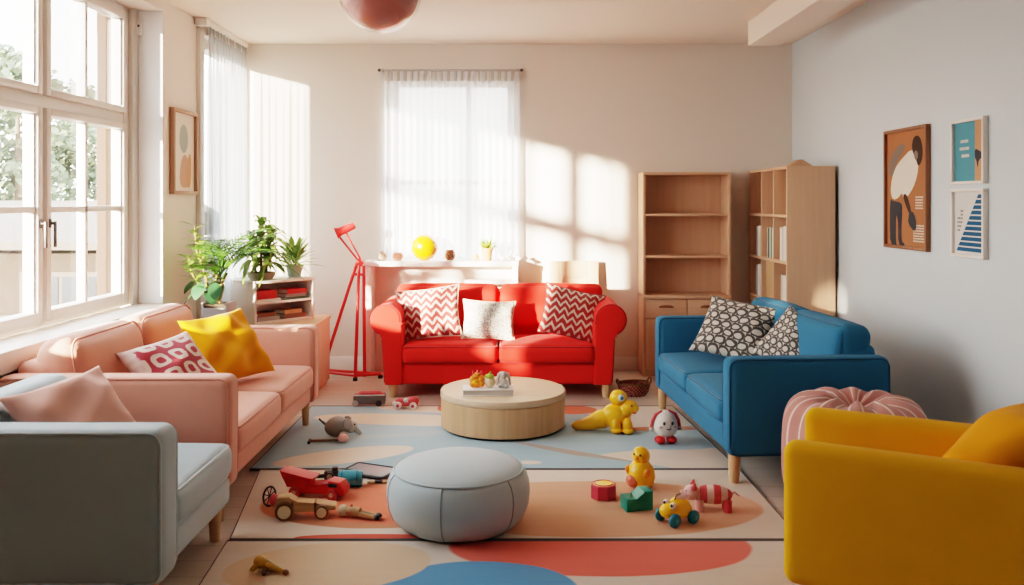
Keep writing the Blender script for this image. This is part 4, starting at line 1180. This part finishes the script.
# local x runs along the picture, front at -y ; right wall: rotz=+90 -> local -y faces +x ; need -x : rotz=-90
def text_block(bm, x0, z0, w, rows, lh, y, mi, seed):
    rnd = random.Random(seed)
    for r in range(rows):
        x = x0
        while x < x0+w-.006:
            l = min(rnd.uniform(.006, .016), x0+w-x)
            quad(bm, [(x, y, z0-r*lh), (x+l, y, z0-r*lh), (x+l, y, z0-r*lh+lh*.55), (x, y, z0-r*lh+lh*.55)], mi); x += l+.004
t = thing('framed_poster', 'large rust poster of a bending figure in a dark wooden frame', 'poster', (XR-.002, 5.55, 1.585), R(-90))
w, h = .60, .765
obj('picture_frame', frame_bm(w, h, .02, .03), M['dark_wood'], t)
obj('print', box(B(), -w/2+.018, w/2-.018, -.012, -.004, -h/2+.018, h/2-.018), pr['rust'], t, smooth=0)
# figure: x from left(-) to right(+) as seen
bm = B(); Yp = -.0126
shirt = [(-.02, .20), (.06, .235), (.13, .20), (.145, .13), (.12, .05), (.06, -.02), (-.03, -.075), (-.05, -.02), (-.10, -.06), (-.17, -.07), (-.20, -.02), (-.185, .06), (-.13, .14)]
poly(bm, smooth_poly(shirt), Yp, 0)
poly(bm, smooth_poly([(-.205, -.06), (-.17, -.075), (-.06, -.085), (-.045, -.12), (-.06, -.25), (-.055, -.325), (-.02, -.335), (-.02, -.35), (-.10, -.35), (-.105, -.2), (-.125, -.15), (-.13, -.34), (-.10, -.352), (-.205, -.352), (-.21, -.2)], 1), Yp-.0003, 1)
poly(bm, smooth_poly([(.065, .235), (.075, .29), (.115, .315), (.17, .295), (.195, .22), (.185, .155), (.14, .125), (.12, .16), (.10, .185)]), Yp-.0004, 2)
poly(bm, smooth_poly([(.09, .20), (.105, .225), (.135, .215), (.14, .19), (.125, .165), (.10, .17)]), Yp-.0006, 3)
poly(bm, smooth_poly([(-.045, -.04), (.0, -.03), (.04, -.09), (.06, -.14), (.04, -.16), (-.01, -.10)], 1), Yp-.0004, 2)
poly(bm, smooth_poly([(.04, -.13), (.10, -.15), (.125, -.22), (.10, -.265), (.02, -.21), (.03, -.16)], 1), Yp-.0005, 1)
poly(bm, smooth_poly([(-.24, .12), (-.16, .24), (-.05, .28), (0, .25), (-.12, .17), (-.18, .06)], 1), Yp+.0002, 3)
for v in bm.verts: v.co.x = -.02+(v.co.x+.02)*1.16; v.co.z = -.02+(v.co.z+.02)*1.04
text_block(bm, .13, -.06, .10, 5, .017, Yp-.0002, 0, 1); text_block(bm, .10, -.235, .14, 7, .016, Yp-.0002, 0, 2)
obj('illustration', bm, [pr['cream'], pr['slate'], pr['skin'], pr['grey']], t, smooth=0)
t = thing('framed_poster', 'small teal and peach poster, upper one of the silver framed pair', 'poster', (XR-.002, 4.785, 1.775), R(-90))
w, h = .345, .355
obj('picture_frame', frame_bm(w, h, .016, .03), M['white'], t)
obj('print', box(B(), -w/2+.014, w/2-.014, -.012, -.004, -h/2+.014, h/2-.014), pr['teal'], t, smooth=0)
bm = B(); quad(bm, [(.06, Yp, -h/2+.016), (w/2-.016, Yp, -h/2+.016), (w/2-.016, Yp, h/2-.016), (.06, Yp, h/2-.016)], 0)
poly(bm, smooth_poly([(.06, .015), (.10, .0), (.16, -.02), (.17, -.04), (.10, -.045), (.09, -.10), (.075, -.05), (.06, -.04)], 1), Yp-.0003, 1)
text_block(bm, -.09, .05, .09, 1, .03, Yp, 2, 3); text_block(bm, -.10, .01, .10, 1, .03, Yp, 2, 4); text_block(bm, -.08, -.03, .08, 1, .03, Yp, 2, 5)
obj('illustration', bm, [pr['peach'], pr['slate'], pr['cream']], t, smooth=0)
t = thing('framed_poster', 'small blue striped triangle poster, lower one of the silver framed pair', 'poster', (XR-.002, 4.785, 1.385), R(-90))
w, h = .345, .375
obj('picture_frame', frame_bm(w, h, .016, .03), M['white'], t)
obj('print', box(B(), -w/2+.014, w/2-.014, -.012, -.004, -h/2+.014, h/2-.014), pr['white'], t, smooth=0)
bm = B(); x1 = w/2-.03
for k in range(11):
    z = -.155+k*.029; xa = lambda zz: -.135 + (zz+.155)/.32*.235
    quad(bm, [(xa(z), Yp, z), (x1, Yp, z), (x1, Yp, z+.021), (xa(z+.021), Yp, z+.021)], 0)
text_block(bm, -.09, .06, .03, 2, .02, Yp, 1, 6)
for k in range(4): text_block(bm, -.125, .02-.022*k, .06-.008*k, 1, .02, Yp, 1, 8+k)
obj('illustration', bm, [pr['navy'], pr['grey']], t, smooth=0)
t = thing('framed_print', 'abstract print in a brown wooden frame on the left wall', 'picture', (XL+.002, 6.475, 1.865), R(90))
w, h = .47, .62
obj('picture_frame', frame_bm(w, h, .026, .035), wood('light_walnut', (.36, .20, .13), (.44, .27, .18)), t)
obj('print', box(B(), -w/2+.022, w/2-.022, -.012, -.004, -h/2+.022, h/2-.022), pr['cream'], t, smooth=0)
bm = B()
poly(bm, circ(28, .085, .0, .10, .105), Yp, 0); poly(bm, smooth_poly([(-.09, -.26), (.12, -.26), (.12, -.08), (.03, .0), (-.06, -.06)]), Yp-.0003, 1); poly(bm, smooth_poly([(.04, -.26), (.15, -.26), (.15, .02), (.07, -.04)]), Yp-.0005, 2)
obj('illustration', bm, [pr['sage'], pr['blush'], pr['peach']], t, smooth=0)
t = thing('wall_sensor', 'small white sensor high on the window reveal', 'sensor', (-2.585, 6.122, 2.71))
obj('casing', box(B(), -.02, .02, -.03, 0, -.055, .055, .006), M['white'], t)
bm = B(); ell(bm, (0, -.031, .01), (.009, .004, .009)); obj('lens', bm, M['t_dark'], t)

# ------------------------------------------------------------------ toys
ZR = .0125
def skin_toy(name): pass
# yellow dinosaur
t = thing('dinosaur_toy', 'yellow long-tailed dinosaur toy on the blue rug by the blue sofa', 'toy', (.64, 5.72, ZR), R(-6))
t.scale = (.93, .93, .9)
bm = B()
ell(bm, (.03, 0, .115), (.105, .075, .085), (0, -.35, 0)); ell(bm, (-.05, 0, .09), (.10, .065, .065), (0, -.2, 0))
tube(bm, [(-.05, 0, .085), (-.12, 0, .062), (-.19, -.005, .042), (-.245, -.01, .034), (-.27, -.01, .033)], [.065, .055, .04, .03, .012], 16)
ell(bm, (.10, -.01, .15), (.055, .055, .06)); 
obj('body', bm, M['t_yel'], t, smooth=180)
bm = B(); ell(bm, (.055, 0, .24), (.062, .056, .058)); obj('head', bm, M['t_yel'], t, smooth=180)
bm = B(); ell(bm, (.13, -.02, .185), (.055, .048, .045)); ell(bm, (.165, -.025, .175), (.032, .036, .032)); obj('snout', bm, M['t_yel'], t, smooth=180)
for x, y in ((.035, -.06), (.115, -.055), (.03, .06), (.11, .055)):
    bm = B(); ell(bm, (x, y, .055), (.036, .036, .055)); ell(bm, (x+.006, y-.01, .022), (.042, .042, .0225)); obj('leg', bm, M['t_yel'], t, smooth=180)
bm = B(); ell(bm, (.072, -.046, .25), (.026, .016, .026)); e = obj('eye', bm, M['t_white'], t); e['label'] = 'white eye'
bm = B(); ell(bm, (.078, -.060, .251), (.012, .006, .014)); obj('pupil', bm, M['t_blue'], e)
bm = B(); ell(bm, (.145, -.067, .20), (.006, .004, .009)); obj('nostril', bm, M['t_brown'], t)
bm = B(); ell(bm, (.165, -.025, .142), (.016, .02, .008)); obj('tongue', bm, M['t_red'], t)
# egg figure
t = thing('egg_toy', 'white egg-shaped toy with red shoes beside the blue sofa', 'toy', (.945, 5.44, ZR), R(8))
bm = lathe(B(), [(0, .04), (.04, .043), (.068, .065), (.078, .10), (.074, .14), (.055, .178), (.028, .196), (0, .20)], 32); obj('body', bm, M['t_white'], t, smooth=180)
for s in (-1, 1):
    bm = B(); ell(bm, (s*.036, -.018, .024), (.033, .04, .0245)); obj('shoe', bm, M['t_red'], t)
    bm = B(); ell(bm, (s*.026, -.070, .135), (.008, .006, .011)); obj('eye', bm, M['t_dark'], t)
    bm = B(); tube(bm, [(s*.02, -.01, .199), (s*.062, -.012, .178), (s*.082, -.01, .14), (s*.092, -.01, .10)], [.008, .011, .011, .008], 8); obj('pigtail', bm, M['t_redpink'], t)
    bm = B(); ell(bm, (s*.045, -.064, .112), (.012, .005, .008)); obj('cheek', bm, M['t_pink'], t)
    bm = B(); ell(bm, (s*.088, -.01, .09), (.016, .016, .014)); obj('hand', bm, M['t_ltgrey'], t)
bm = B(); tube(bm, [(-.014, -.078, .104), (0, -.081, .099), (.014, -.078, .104)], .003, 6); obj('mouth', bm, M['t_dark'], t)
# yellow skittle duck
t = thing('bowling_pin_toy', 'yellow two-ball figure with pink belly on the terracotta rug', 'toy', (.675, 4.60, ZR), R(-38))
bm = lathe(B(), [(0, 0), (.05, .002), (.066, .02), (.074, .055), (.066, .10), (.045, .126), (.04, .132), (.0, .135)], 32); obj('body', bm, M['t_yel'], t, smooth=180)
bm = B(); ell(bm, (0, 0, .163), (.047, .046, .046)); obj('head', bm, M['t_yel'], t, smooth=180)
bm = B(); ell(bm, (-.018, -.058, .042), (.038, .026, .034)); obj('belly', bm, plain('coral_pink_toy', (.72, .18, .10), .45), t, smooth=180)
for s in (-1, 1):
    bm = B(); ell(bm, (s*.052, -.036, .085), (.017, .02, .026), (0, s*.5, 0)); obj('wing', bm, M['t_orange'], t)
    bm = B(); ell(bm, (s*.018, -.042, .175), (.005, .004, .006)); obj('eye', bm, M['t_dark'], t)
bm = B(); tube(bm, [(0, -.040, .160), (0, -.062, .155)], [.014, .004], 10); obj('beak', bm, M['t_orange'], t)
# octagonal drum
t = thing('toy_drum', 'small pink-red octagonal drum with yellow top', 'toy', (.462, 4.435, ZR), R(12))
obj('drum_side', lathe(B(), [(.064, 0), (.066, .004), (.066, .066), (.062, .07), (.056, .07), (.054, .062)], 8), plain('drum_pink', (.62, .06, .10), .4), t, smooth=20)
obj('drum_skin', lathe(B(), [(.054, .064), (.054, .070), (.0, .072)], 24), M['t_yel'], t)
bm = B(); tube(bm, [(.047*math.cos(2*PI*k/24), .047*math.sin(2*PI*k/24), .072) for k in range(24)], .0025, 6, closed=True); obj('rim_ring', bm, M['t_red'], t)
# green block
t = thing('toy_block', 'teal green wooden block with a sloping notch', 'toy', (.605, 4.275, ZR), R(14))
obj('block_body', prism(B(), [(-.068, 0), (.068, 0), (.068, .092), (.022, .092), (-.012, .056), (-.068, .064)], -.045, .045, .004, 2), M['t_green'], t)
bm = B(); cyl(bm, (-.028, 0, .055), (-.034, -.004, .082), .006, .004); obj('peg', bm, M['t_cream'], t)
# yellow car
t = thing('toy_car', 'yellow toy car with blue wheels and a face', 'toy', (.765, 4.085, ZR), R(28))
bm = B(); ell(bm, (0, 0, .058), (.082, .052, .042)); ell(bm, (.012, 0, .083), (.052, .043, .034)); ell(bm, (-.05, 0, .062), (.04, .042, .034)); obj('body', bm, M['t_yel'], t, smooth=180)
for x in (-.052, .056):
    for s in (-1, 1):
        bm = B(); ell(bm, (x, s*.052, .032), (.033, .018, .032)); w_ = obj('wheel', bm, M['t_blue'], t); bm = B(); ell(bm, (x, s*.069, .032), (.010, .004, .010)); obj('hub', bm, M['t_teal'], w_)
for s in (-1, 1):
    bm = B(); ell(bm, (-.045, s*.026-.005, .093), (.016, .014, .016)); e = obj('eye', bm, M['t_white'], t); bm = B(); ell(bm, (-.057, s*.026-.008, .096), (.007, .007, .008)); obj('pupil', bm, M['t_dark'], e)
bm = B(); ell(bm, (.03, 0, .113), (.034, .026, .012)); obj('roof_patch', bm, M['t_pink'], t)
bm = B(); tube(bm, [(-.02, -.01, .112), (.0, .0, .128), (.03, .01, .126)], .004, 6); obj('roof_bar', bm, M['t_brown'], t)
# striped pig
def stripe_mat():
    t = NT('pink_red_stripes'); s = t.sep(t.coord())
    f = t.math('FRACT', t.math('ADD', t.math('MULTIPLY', s[0], 15), .15))
    k = t.math('MULTIPLY', t.step(f, .38, .44), t.math('SUBTRACT', 1, t.step(f, .9, .96)))
    t.color(t.mix(k, (.80, .55, .50), (.56, .07, .08))); t.set(Roughness=.5); return t.m
t = thing('pig_toy', 'pink and red striped toy pig on the terracotta rug', 'toy', (.955, 4.255, ZR), R(-6))
sm = stripe_mat()
bm = B(); ell(bm, (.015, 0, .075), (.095, .045, .046)); obj('body', bm, sm, t, smooth=180)
bm = B(); ell(bm, (-.085, -.004, .082), (.04, .038, .036)); cyl(bm, (-.115, -.006, .076), (-.136, -.008, .074), .02, .018); obj('head', bm, M['t_pink'], t, smooth=50)
for s in (-1, 1):
    bm = B(); tube(bm, [(-.078, s*.024, .105), (-.072, s*.032, .135)], [.017, .003], 8); obj('ear', bm, M['t_redpink'], t)
    bm = B(); ell(bm, (-.112, s*.02-.004, .094), (.005, .004, .006)); obj('eye', bm, M['t_dark'], t)
for x in (-.05, .082):
    for s in (-1, 1):
        bm = B(); cyl(bm, (x, s*.024, 0), (x, s*.022, .055), .020, .022, 14); obj('leg', bm, M['t_pink'] if x < 0 else M['t_redpink'], t)
bm = B(); tube(bm, [(.106, 0, .082), (.122, .004, .088), (.13, 0, .08), (.145, 0, .072)], [.006, .006, .005, .003], 6); obj('tail', bm, M['t_pink'], t)
# red dumper truck
t = thing('toy_truck', 'red toy tipper truck beside the wooden toy on left rug', 'toy', (-1.0, 4.46, ZR), R(-12))
bm = B(); prism(bm, [(-.13, .05), (-.03, .05), (.01, .10), (-.155, .125), (-.17, .13), (-.15, .10)], -.05, .05, .004, 2); obj('tipper_bed', bm, M['t_red'], t)
bm = B(); prism(bm, [(-.11, .022), (.17, .022), (.175, .05), (.15, .085), (.09, .092), (.05, .062), (-.11, .055)], -.045, .045, .008, 3); obj('cab', bm, M['t_red'], t)
for x in (-.085, .115):
    for s in (-1, 1):
        bm = B(); cyl(bm, (x, s*.043, .028), (x, s*.062, .028), .028, seg=20); w_ = obj('wheel', bm, M['t_redpink'], t); bm = B(); cyl(bm, (x, s*.061, .028), (x, s*.066, .028), .011); obj('hub', bm, M['t_cream'], w_)
bm = B(); box(bm, .09, .14, -.047, .047, .062, .082, .003); obj('windscreen', bm, M['t_dark'], t)
# wooden racing car
t = thing('toy_car', 'wooden toy car with dark wheels lying on the left rug', 'toy', (-.985, 4.165, ZR), R(8))
bm = B(); prism(bm, [(-.13, .03), (.09, .03), (.15, .035), (.15, .055), (.06, .07), (-.03, .075), (-.06, .105), (-.12, .105), (-.14, .07)], -.035, .035, .006, 3); obj('body', bm, M['t_wood'], t)
for x, r in ((-.085, .042), (.085, .032)):
    for s in (-1, 1):
        bm = B(); cyl(bm, (x, s*.036, r), (x, s*.056, r), r, seg=24); w_ = obj('wheel', bm, M['t_brown'], t); bm = B(); cyl(bm, (x, s*.0555, r), (x, s*.06, r), r*.72, seg=20); obj('hub', bm, M['t_cream'], w_)
bm = B(); ell(bm, (-.135, -.008, .085), (.024, .03, .03)); obj('nose', bm, M['t_redpink'], t)
bm = B(); box(bm, -.055, -.045, -.04, .04, .03, .082, .002); box(bm, .05, .06, -.04, .04, .03, .075, .002); obj('strap', bm, M['t_brown'], t)
# wooden peg doll
t = thing('peg_doll', 'jointed wooden peg figure lying at the end of the wooden car', 'toy', (-.745, 4.15, ZR), R(-14))
bm = B(); ell(bm, (-.055, 0, .028), (.028, .026, .027)); obj('head', bm, M['t_cream'], t)
bm = B(); tube(bm, [(-.03, 0, .026), (-.01, 0, .028), (.03, 0, .026)], [.022, .026, .022], 14); obj('body', bm, M['t_wood'], t)
for s in (-1, 1):
    bm = B(); tube(bm, [(.03, s*.012, .022), (.07, s*.016, .018), (.11, s*.012, .012)], [.012, .011, .011], 10); l = obj('leg', bm, M['t_wood'], t); bm = B(); ell(bm, (.12, s*.012, .0145), (.016, .012, .014)); obj('shoe', bm, M['t_dark'], l)
bm = B(); tube(bm, [(-.012, -.026, .026), (-.012, 0, .055), (-.012, .026, .026)], .006, 8); obj('belt', bm, M['t_redpink'], t)
# teal cup
t = thing('toy_barrel', 'teal toy barrel lying in front of the grey tablet', 'toy', (-.845, 4.60, ZR+.043), R(4), rot=(0, R(90), R(4)))
obj('barrel_body', lathe(B(), [(.035, -.062), (.04, -.058), (.043, -.02), (.043, .02), (.04, .056), (.036, .062), (.03, .062), (.03, .05), (0, .05)], 24), M['t_teal'], t)
bm = B()
for z in (-.04, .036): tube(bm, [(.0425*math.cos(2*PI*k/24), .0425*math.sin(2*PI*k/24), z) for k in range(24)], .003, 6, closed=True)
obj('hoop', bm, M['t_blue'], t)
# small dark camera with lens and strap handle
t = thing('toy_camera', 'small charcoal toy gadget with handle beside the teal barrel', 'toy', (-.975, 4.72, ZR), R(6))
bm = box(B(), -.03, .06, -.025, .025, 0, .05, .006); box(bm, .01, .04, -.018, .018, .05, .065, .004); obj('body', bm, M['t_dark'], t)
bm = B(); cyl(bm, (-.0, -.025, .028), (0, -.045, .028), .02, .022); l = obj('lens', bm, M['t_dark'], t); bm = B(); cyl(bm, (0, -.045, .028), (0, -.047, .028), .014); obj('lens_glass', bm, M['metal'], l)
bm = B(); tube(bm, [(-.03, 0, .02), (-.07, 0, .018), (-.13, -.004, .014)], [.011, .01, .014], 10); obj('handle', bm, M['t_dark'], t)
bm = B(); tube(bm, [(.06, 0, .03), (.09, .0, .05), (.115, .0, .045), (.12, 0, .02), (.09, 0, .008), (.06, 0, .015)], .006, 8); obj('grip_loop', bm, M['t_dark'], t)
# drawing slate
t = thing('drawing_slate', 'grey drawing tablet with dark rim at the rug seam', 'toy', (-.78, 4.83, ZR+.009), R(-24))
obj('slate_board', box(B(), -.13, .13, -.085, .085, 0, .008, .002), plain('slate_grey', (.22, .24, .25), .4), t)
bm = B(); tube(bm, [(p, q, .006) for p, q in rrect(.27, .18, .02)], .007, 8, closed=True); obj('rim', bm, M['t_dark'], t)
t = thing('toy_stylus', 'pale crayon lying in front of the grey tablet', 'crayon', (-.705, 4.655, ZR+.008), R(8))
bm = B(); tube(bm, [(-.06, 0, 0), (.04, 0, 0), (.062, 0, 0)], [.008, .008, .002], 10); obj('crayon_body', bm, M['t_cream'], t)
bm = B(); cyl(bm, (-.02, 0, 0), (.02, 0, 0), .0083, seg=10); obj('wrapper', bm, M['t_dark'], t)
# toy clock ring
t = thing('spoked_ring', 'thin dark spoked toy ring at the left edge of the rug', 'toy', (-1.185, 4.30, ZR+.05), rot=(R(72), 0, R(-38)))
bm = B(); tube(bm, [(.045*math.cos(2*PI*k/28), .045*math.sin(2*PI*k/28), 0) for k in range(28)], .005, 6, closed=True); obj('rim', bm, M['t_dark'], t)
bm = B()
for k in range(4):
    a = k*PI/4; tube(bm, [(-.042*math.cos(a), -.042*math.sin(a), 0), (.042*math.cos(a), .042*math.sin(a), 0)], .0025, 6)
obj('spokes', bm, M['t_dark'], t)
# grey plush
t = thing('elephant_plush', 'grey plush elephant lying on the blue rug by the pink sofa', 'toy', (-1.09, 5.60, ZR), R(12))
t.scale = (.82, .82, .86)
bm = B(); ell(bm, (-.03, 0, .072), (.095, .07, .072), (0, -.15, 0)); obj('body', bm, M['t_grey'], t, smooth=180)
bm = B(); ell(bm, (.075, -.02, .072), (.052, .05, .05)); tube(bm, [(.10, -.03, .06), (.135, -.045, .035), (.15, -.055, .018)], [.026, .02, .014], 10); obj('head', bm, M['t_ltgrey'], t, smooth=180)
for s in (-1, 1):
    bm = B(); ell(bm, (.05, -.02+s*.05, .10), (.036, .012, .045), (s*.4, 0, 0)); obj('ear', bm, M['t_grey'], t, smooth=180)
    bm = B(); ell(bm, (.02, s*.05-.01, .022), (.035, .024, .022)); obj('leg', bm, M['t_ltgrey'], t, smooth=180)
    bm = B(); ell(bm, (.105, -.02+s*.03-.01, .093), (.006, .005, .006)); obj('eye', bm, M['t_dark'], t)
bm = B(); tube(bm, [(-.115, 0, .09), (-.145, 0, .115), (-.165, 0, .135)], [.010, .007, .006], 8); obj('tail', bm, M['t_dark'], t)
t = thing('rattle', 'pink and brown stick rattle in front of the grey plush', 'toy', (-1.13, 5.44, ZR+.014), R(6))
bm = B(); tube(bm, [(-.12, 0, 0), (.06, 0, 0)], .008, 8); obj('stick', bm, M['t_brown'], t)
bm = B(); ell(bm, (.085, 0, .012), (.035, .03, .026)); obj('rattle_head', bm, M['t_pink'], t)
bm = B(); tube(bm, [(-.12, -.03, -.003), (-.12, .03, -.003)], .01, 8); obj('cross_bar', bm, M['t_dark'], t)
# red and grey box car
t = thing('toy_box_car', 'grey toy wagon with red top near the red sofa leg', 'toy', (-1.045, 6.46, .0125), R(4))
bm = box(B(), -.115, .115, -.05, .05, .012, .075, .005); obj('wagon_body', bm, plain('wagon_grey', (.17, .14, .13), .5), t)
bm = prism(B(), [(-.10, .075), (.105, .075), (.07, .092), (-.06, .095)], -.04, .04, .003, 2); obj('wagon_top', bm, M['t_redpink'], t)
bm = box(B(), -.112, .112, -.048, -.042, .075, .082); box(bm, -.112, .112, .042, .048, .075, .082); obj('wagon_rim', bm, M['t_white'], t)
for x in (-.10, .07):
    for s in (-1, 1):
        bm = B(); cyl(bm, (x, s*.045, .022), (x, s*.062, .022), .022, seg=16); obj('wheel', bm, M['t_ltgrey'] if x < 0 else M['t_dark'], t)
# red and white toy
t = thing('toy_tractor', 'red and white toy vehicle on the rug before the red sofa', 'toy', (-.76, 6.35, ZR), R(-6))
bm = box(B(), -.09, .08, -.03, .03, .02, .045, .006); ell(bm, (.045, 0, .055), (.045, .034, .032)); ell(bm, (-.045, 0, .05), (.04, .03, .024)); obj('body', bm, M['t_redpink'], t)
bm = box(B(), -.10, -.06, -.032, .032, .02, .05, .006); ell(bm, (.0, -.012, .058), (.022, .02, .02)); obj('bumper', bm, M['t_white'], t)
for x in (-.055, .055):
    for s in (-1, 1):
        bm = B(); cyl(bm, (x, s*.03, .026), (x, s*.05, .026), .026, seg=16); w_ = obj('wheel', bm, M['t_white'], t); bm = B(); cyl(bm, (x, s*.049, .026), (x, s*.053, .026), .012, seg=12); obj('hub', bm, M['t_redpink'], w_)
# ochre toy in the foreground
t = thing('lizard_toy', 'small ochre and brown toy lizard at the front left', 'toy', (-.99, 3.545, .0125), R(-22))
bm = B(); ell(bm, (-.022, 0, .034), (.036, .028, .026)); ell(bm, (.015, 0, .026), (.034, .02, .018)); tube(bm, [(.02, 0, .024), (.06, -.002, .016), (.088, 0, .010)], [.018, .012, .007], 10); obj('body', bm, M['t_ochre'], t, smooth=180)
for s in (-1, 1):
    bm = B(); tube(bm, [(-.03, s*.018, .028), (-.04, s*.036, .014), (-.042, s*.04, .008)], [.013, .011, .009], 8); obj('leg', bm, M['t_ochre'], t)
    bm = B(); tube(bm, [(.012, s*.012, .02), (.014, s*.034, .012), (.02, s*.042, .007)], [.012, .010, .008], 8); obj('leg', bm, M['t_brown'], t)
bm = B(); ell(bm, (.094, 0, .011), (.014, .011, .011)); obj('tail_tip', bm, M['t_brown'], t)
bm = B(); tube(bm, [(-.01, -.006, .056), (.03, -.004, .042), (.065, -.002, .028)], .004, 6); obj('back_stripe', bm, M['t_cream'], t)
# woven basket
def weave():
    t = NT('dark_red_weave'); v = t.coord()
    ck = t.new('ShaderNodeTexChecker'); t.link(v, ck.inputs[0]); ck.inputs['Scale'].default_value = 75
    ck.inputs[1].default_value = (.13, .02, .018, 1); ck.inputs[2].default_value = (.42, .17, .12, 1)
    t.color(ck.outputs[0]); t.set(Roughness=.8); t.bump(ck.outputs[1], .4, .004); return t.m
t = thing('woven_basket', 'low dark red woven basket between the red and blue sofas', 'basket', (.945, 6.83, 0), R(15))
wv = weave()
bm = B(); sc = Matrix.Diagonal((1.12, .8, 1, 1))
lathe(bm, [(0, 0), (.085, 0), (.105, .03), (.115, .075), (.118, .095), (.11, .095), (.105, .07), (.09, .02), (0, .014)], 36, sc); obj('basket_bowl', bm, wv, t)
bm = B(); tube(bm, [(.1295*math.cos(2*PI*k/36), .0925*math.sin(2*PI*k/36), .097) for k in range(36)], .008, 8, closed=True); obj('basket_rim', bm, M['t_brown'], t)
for s in (-1, 1):
    bm = B(); tube(bm, [(s*.128, -.035, .098), (s*.135, -.02, .125), (s*.137, .0, .132), (s*.135, .02, .125), (s*.128, .035, .098)], .007, 8); obj('handle', bm, M['t_brown'], t)

# ------------------------------------------------------------------ light
sun = bpy.data.lights.new('sun', 'SUN'); sun.energy = 24.0; sun.color = (1.0, .83, .66); sun.angle = R(1.8)
so = bpy.data.objects.new('sun', sun); COL.objects.link(so)
so.rotation_euler = V((.79, 1.0, -.205)).to_track_quat('-Z', 'Y').to_euler()
w = bpy.data.worlds.new('sky'); bpy.context.scene.world = w; w.use_nodes = True
nt = w.node_tree; bg = nt.nodes['Background']
tc = nt.nodes.new('ShaderNodeTexCoord'); sp = nt.nodes.new('ShaderNodeSeparateXYZ'); nt.links.new(tc.outputs['Generated'], sp.inputs[0])
rp = nt.nodes.new('ShaderNodeValToRGB'); nt.links.new(sp.outputs[2], rp.inputs[0])
rp.color_ramp.elements[0].position = .0; rp.color_ramp.elements[0].color = (1.0, .93, .85, 1)
rp.color_ramp.elements[1].position = .7; rp.color_ramp.elements[1].color = (.78, .88, 1.0, 1)
nt.links.new(rp.outputs[0], bg.inputs[0]); bg.inputs[1].default_value = 6.2
def portal(name, loc, rot, sx, sy):
    l = bpy.data.lights.new(name, 'AREA'); l.shape = 'RECTANGLE'; l.size = sx; l.size_y = sy; l.cycles.is_portal = True
    o = bpy.data.objects.new(name, l); COL.objects.link(o); o.location = loc; o.rotation_euler = rot
for i, wn in enumerate((W1, W2, W3)):
    d = V((1, 0, 0)).to_track_quat('-Z', 'Z').to_euler()
    portal('sky_portal', (XL-(.135 if i == 1 else .29), (wn[0]+wn[1])/2, (wn[2]+wn[3])/2), d, wn[1]-wn[0], wn[3]-wn[2])
portal('sky_portal', ((W4[0]+W4[1])/2, YB+.29, (W4[2]+W4[3])/2), V((0, -1, 0)).to_track_quat('-Z', 'Z').to_euler(), W4[1]-W4[0], W4[3]-W4[2])

# ------------------------------------------------------------------ camera
cam = bpy.data.cameras.new('camera'); co = bpy.data.objects.new('camera', cam); COL.objects.link(co)
co.location = (0, 0, 1.5); co.rotation_euler = (R(90), 0, 0)
cam.sensor_width = 36; cam.lens = 880/1024*36; cam.shift_y = -90.5/1024; cam.clip_start = .05; cam.clip_end = 300
sc = bpy.context.scene; sc.camera = co
sc.view_settings.view_transform = 'Filmic'; sc.view_settings.look = 'High Contrast'; sc.view_settings.exposure = 1.0
sc.cycles.max_bounces = 10; sc.cycles.diffuse_bounces = 6; sc.cycles.transparent_max_bounces = 16
sc.cycles.caustics_reflective = False; sc.cycles.caustics_refractive = False; sc.cycles.sample_clamp_indirect = 6
sc.cycles.use_denoising = True
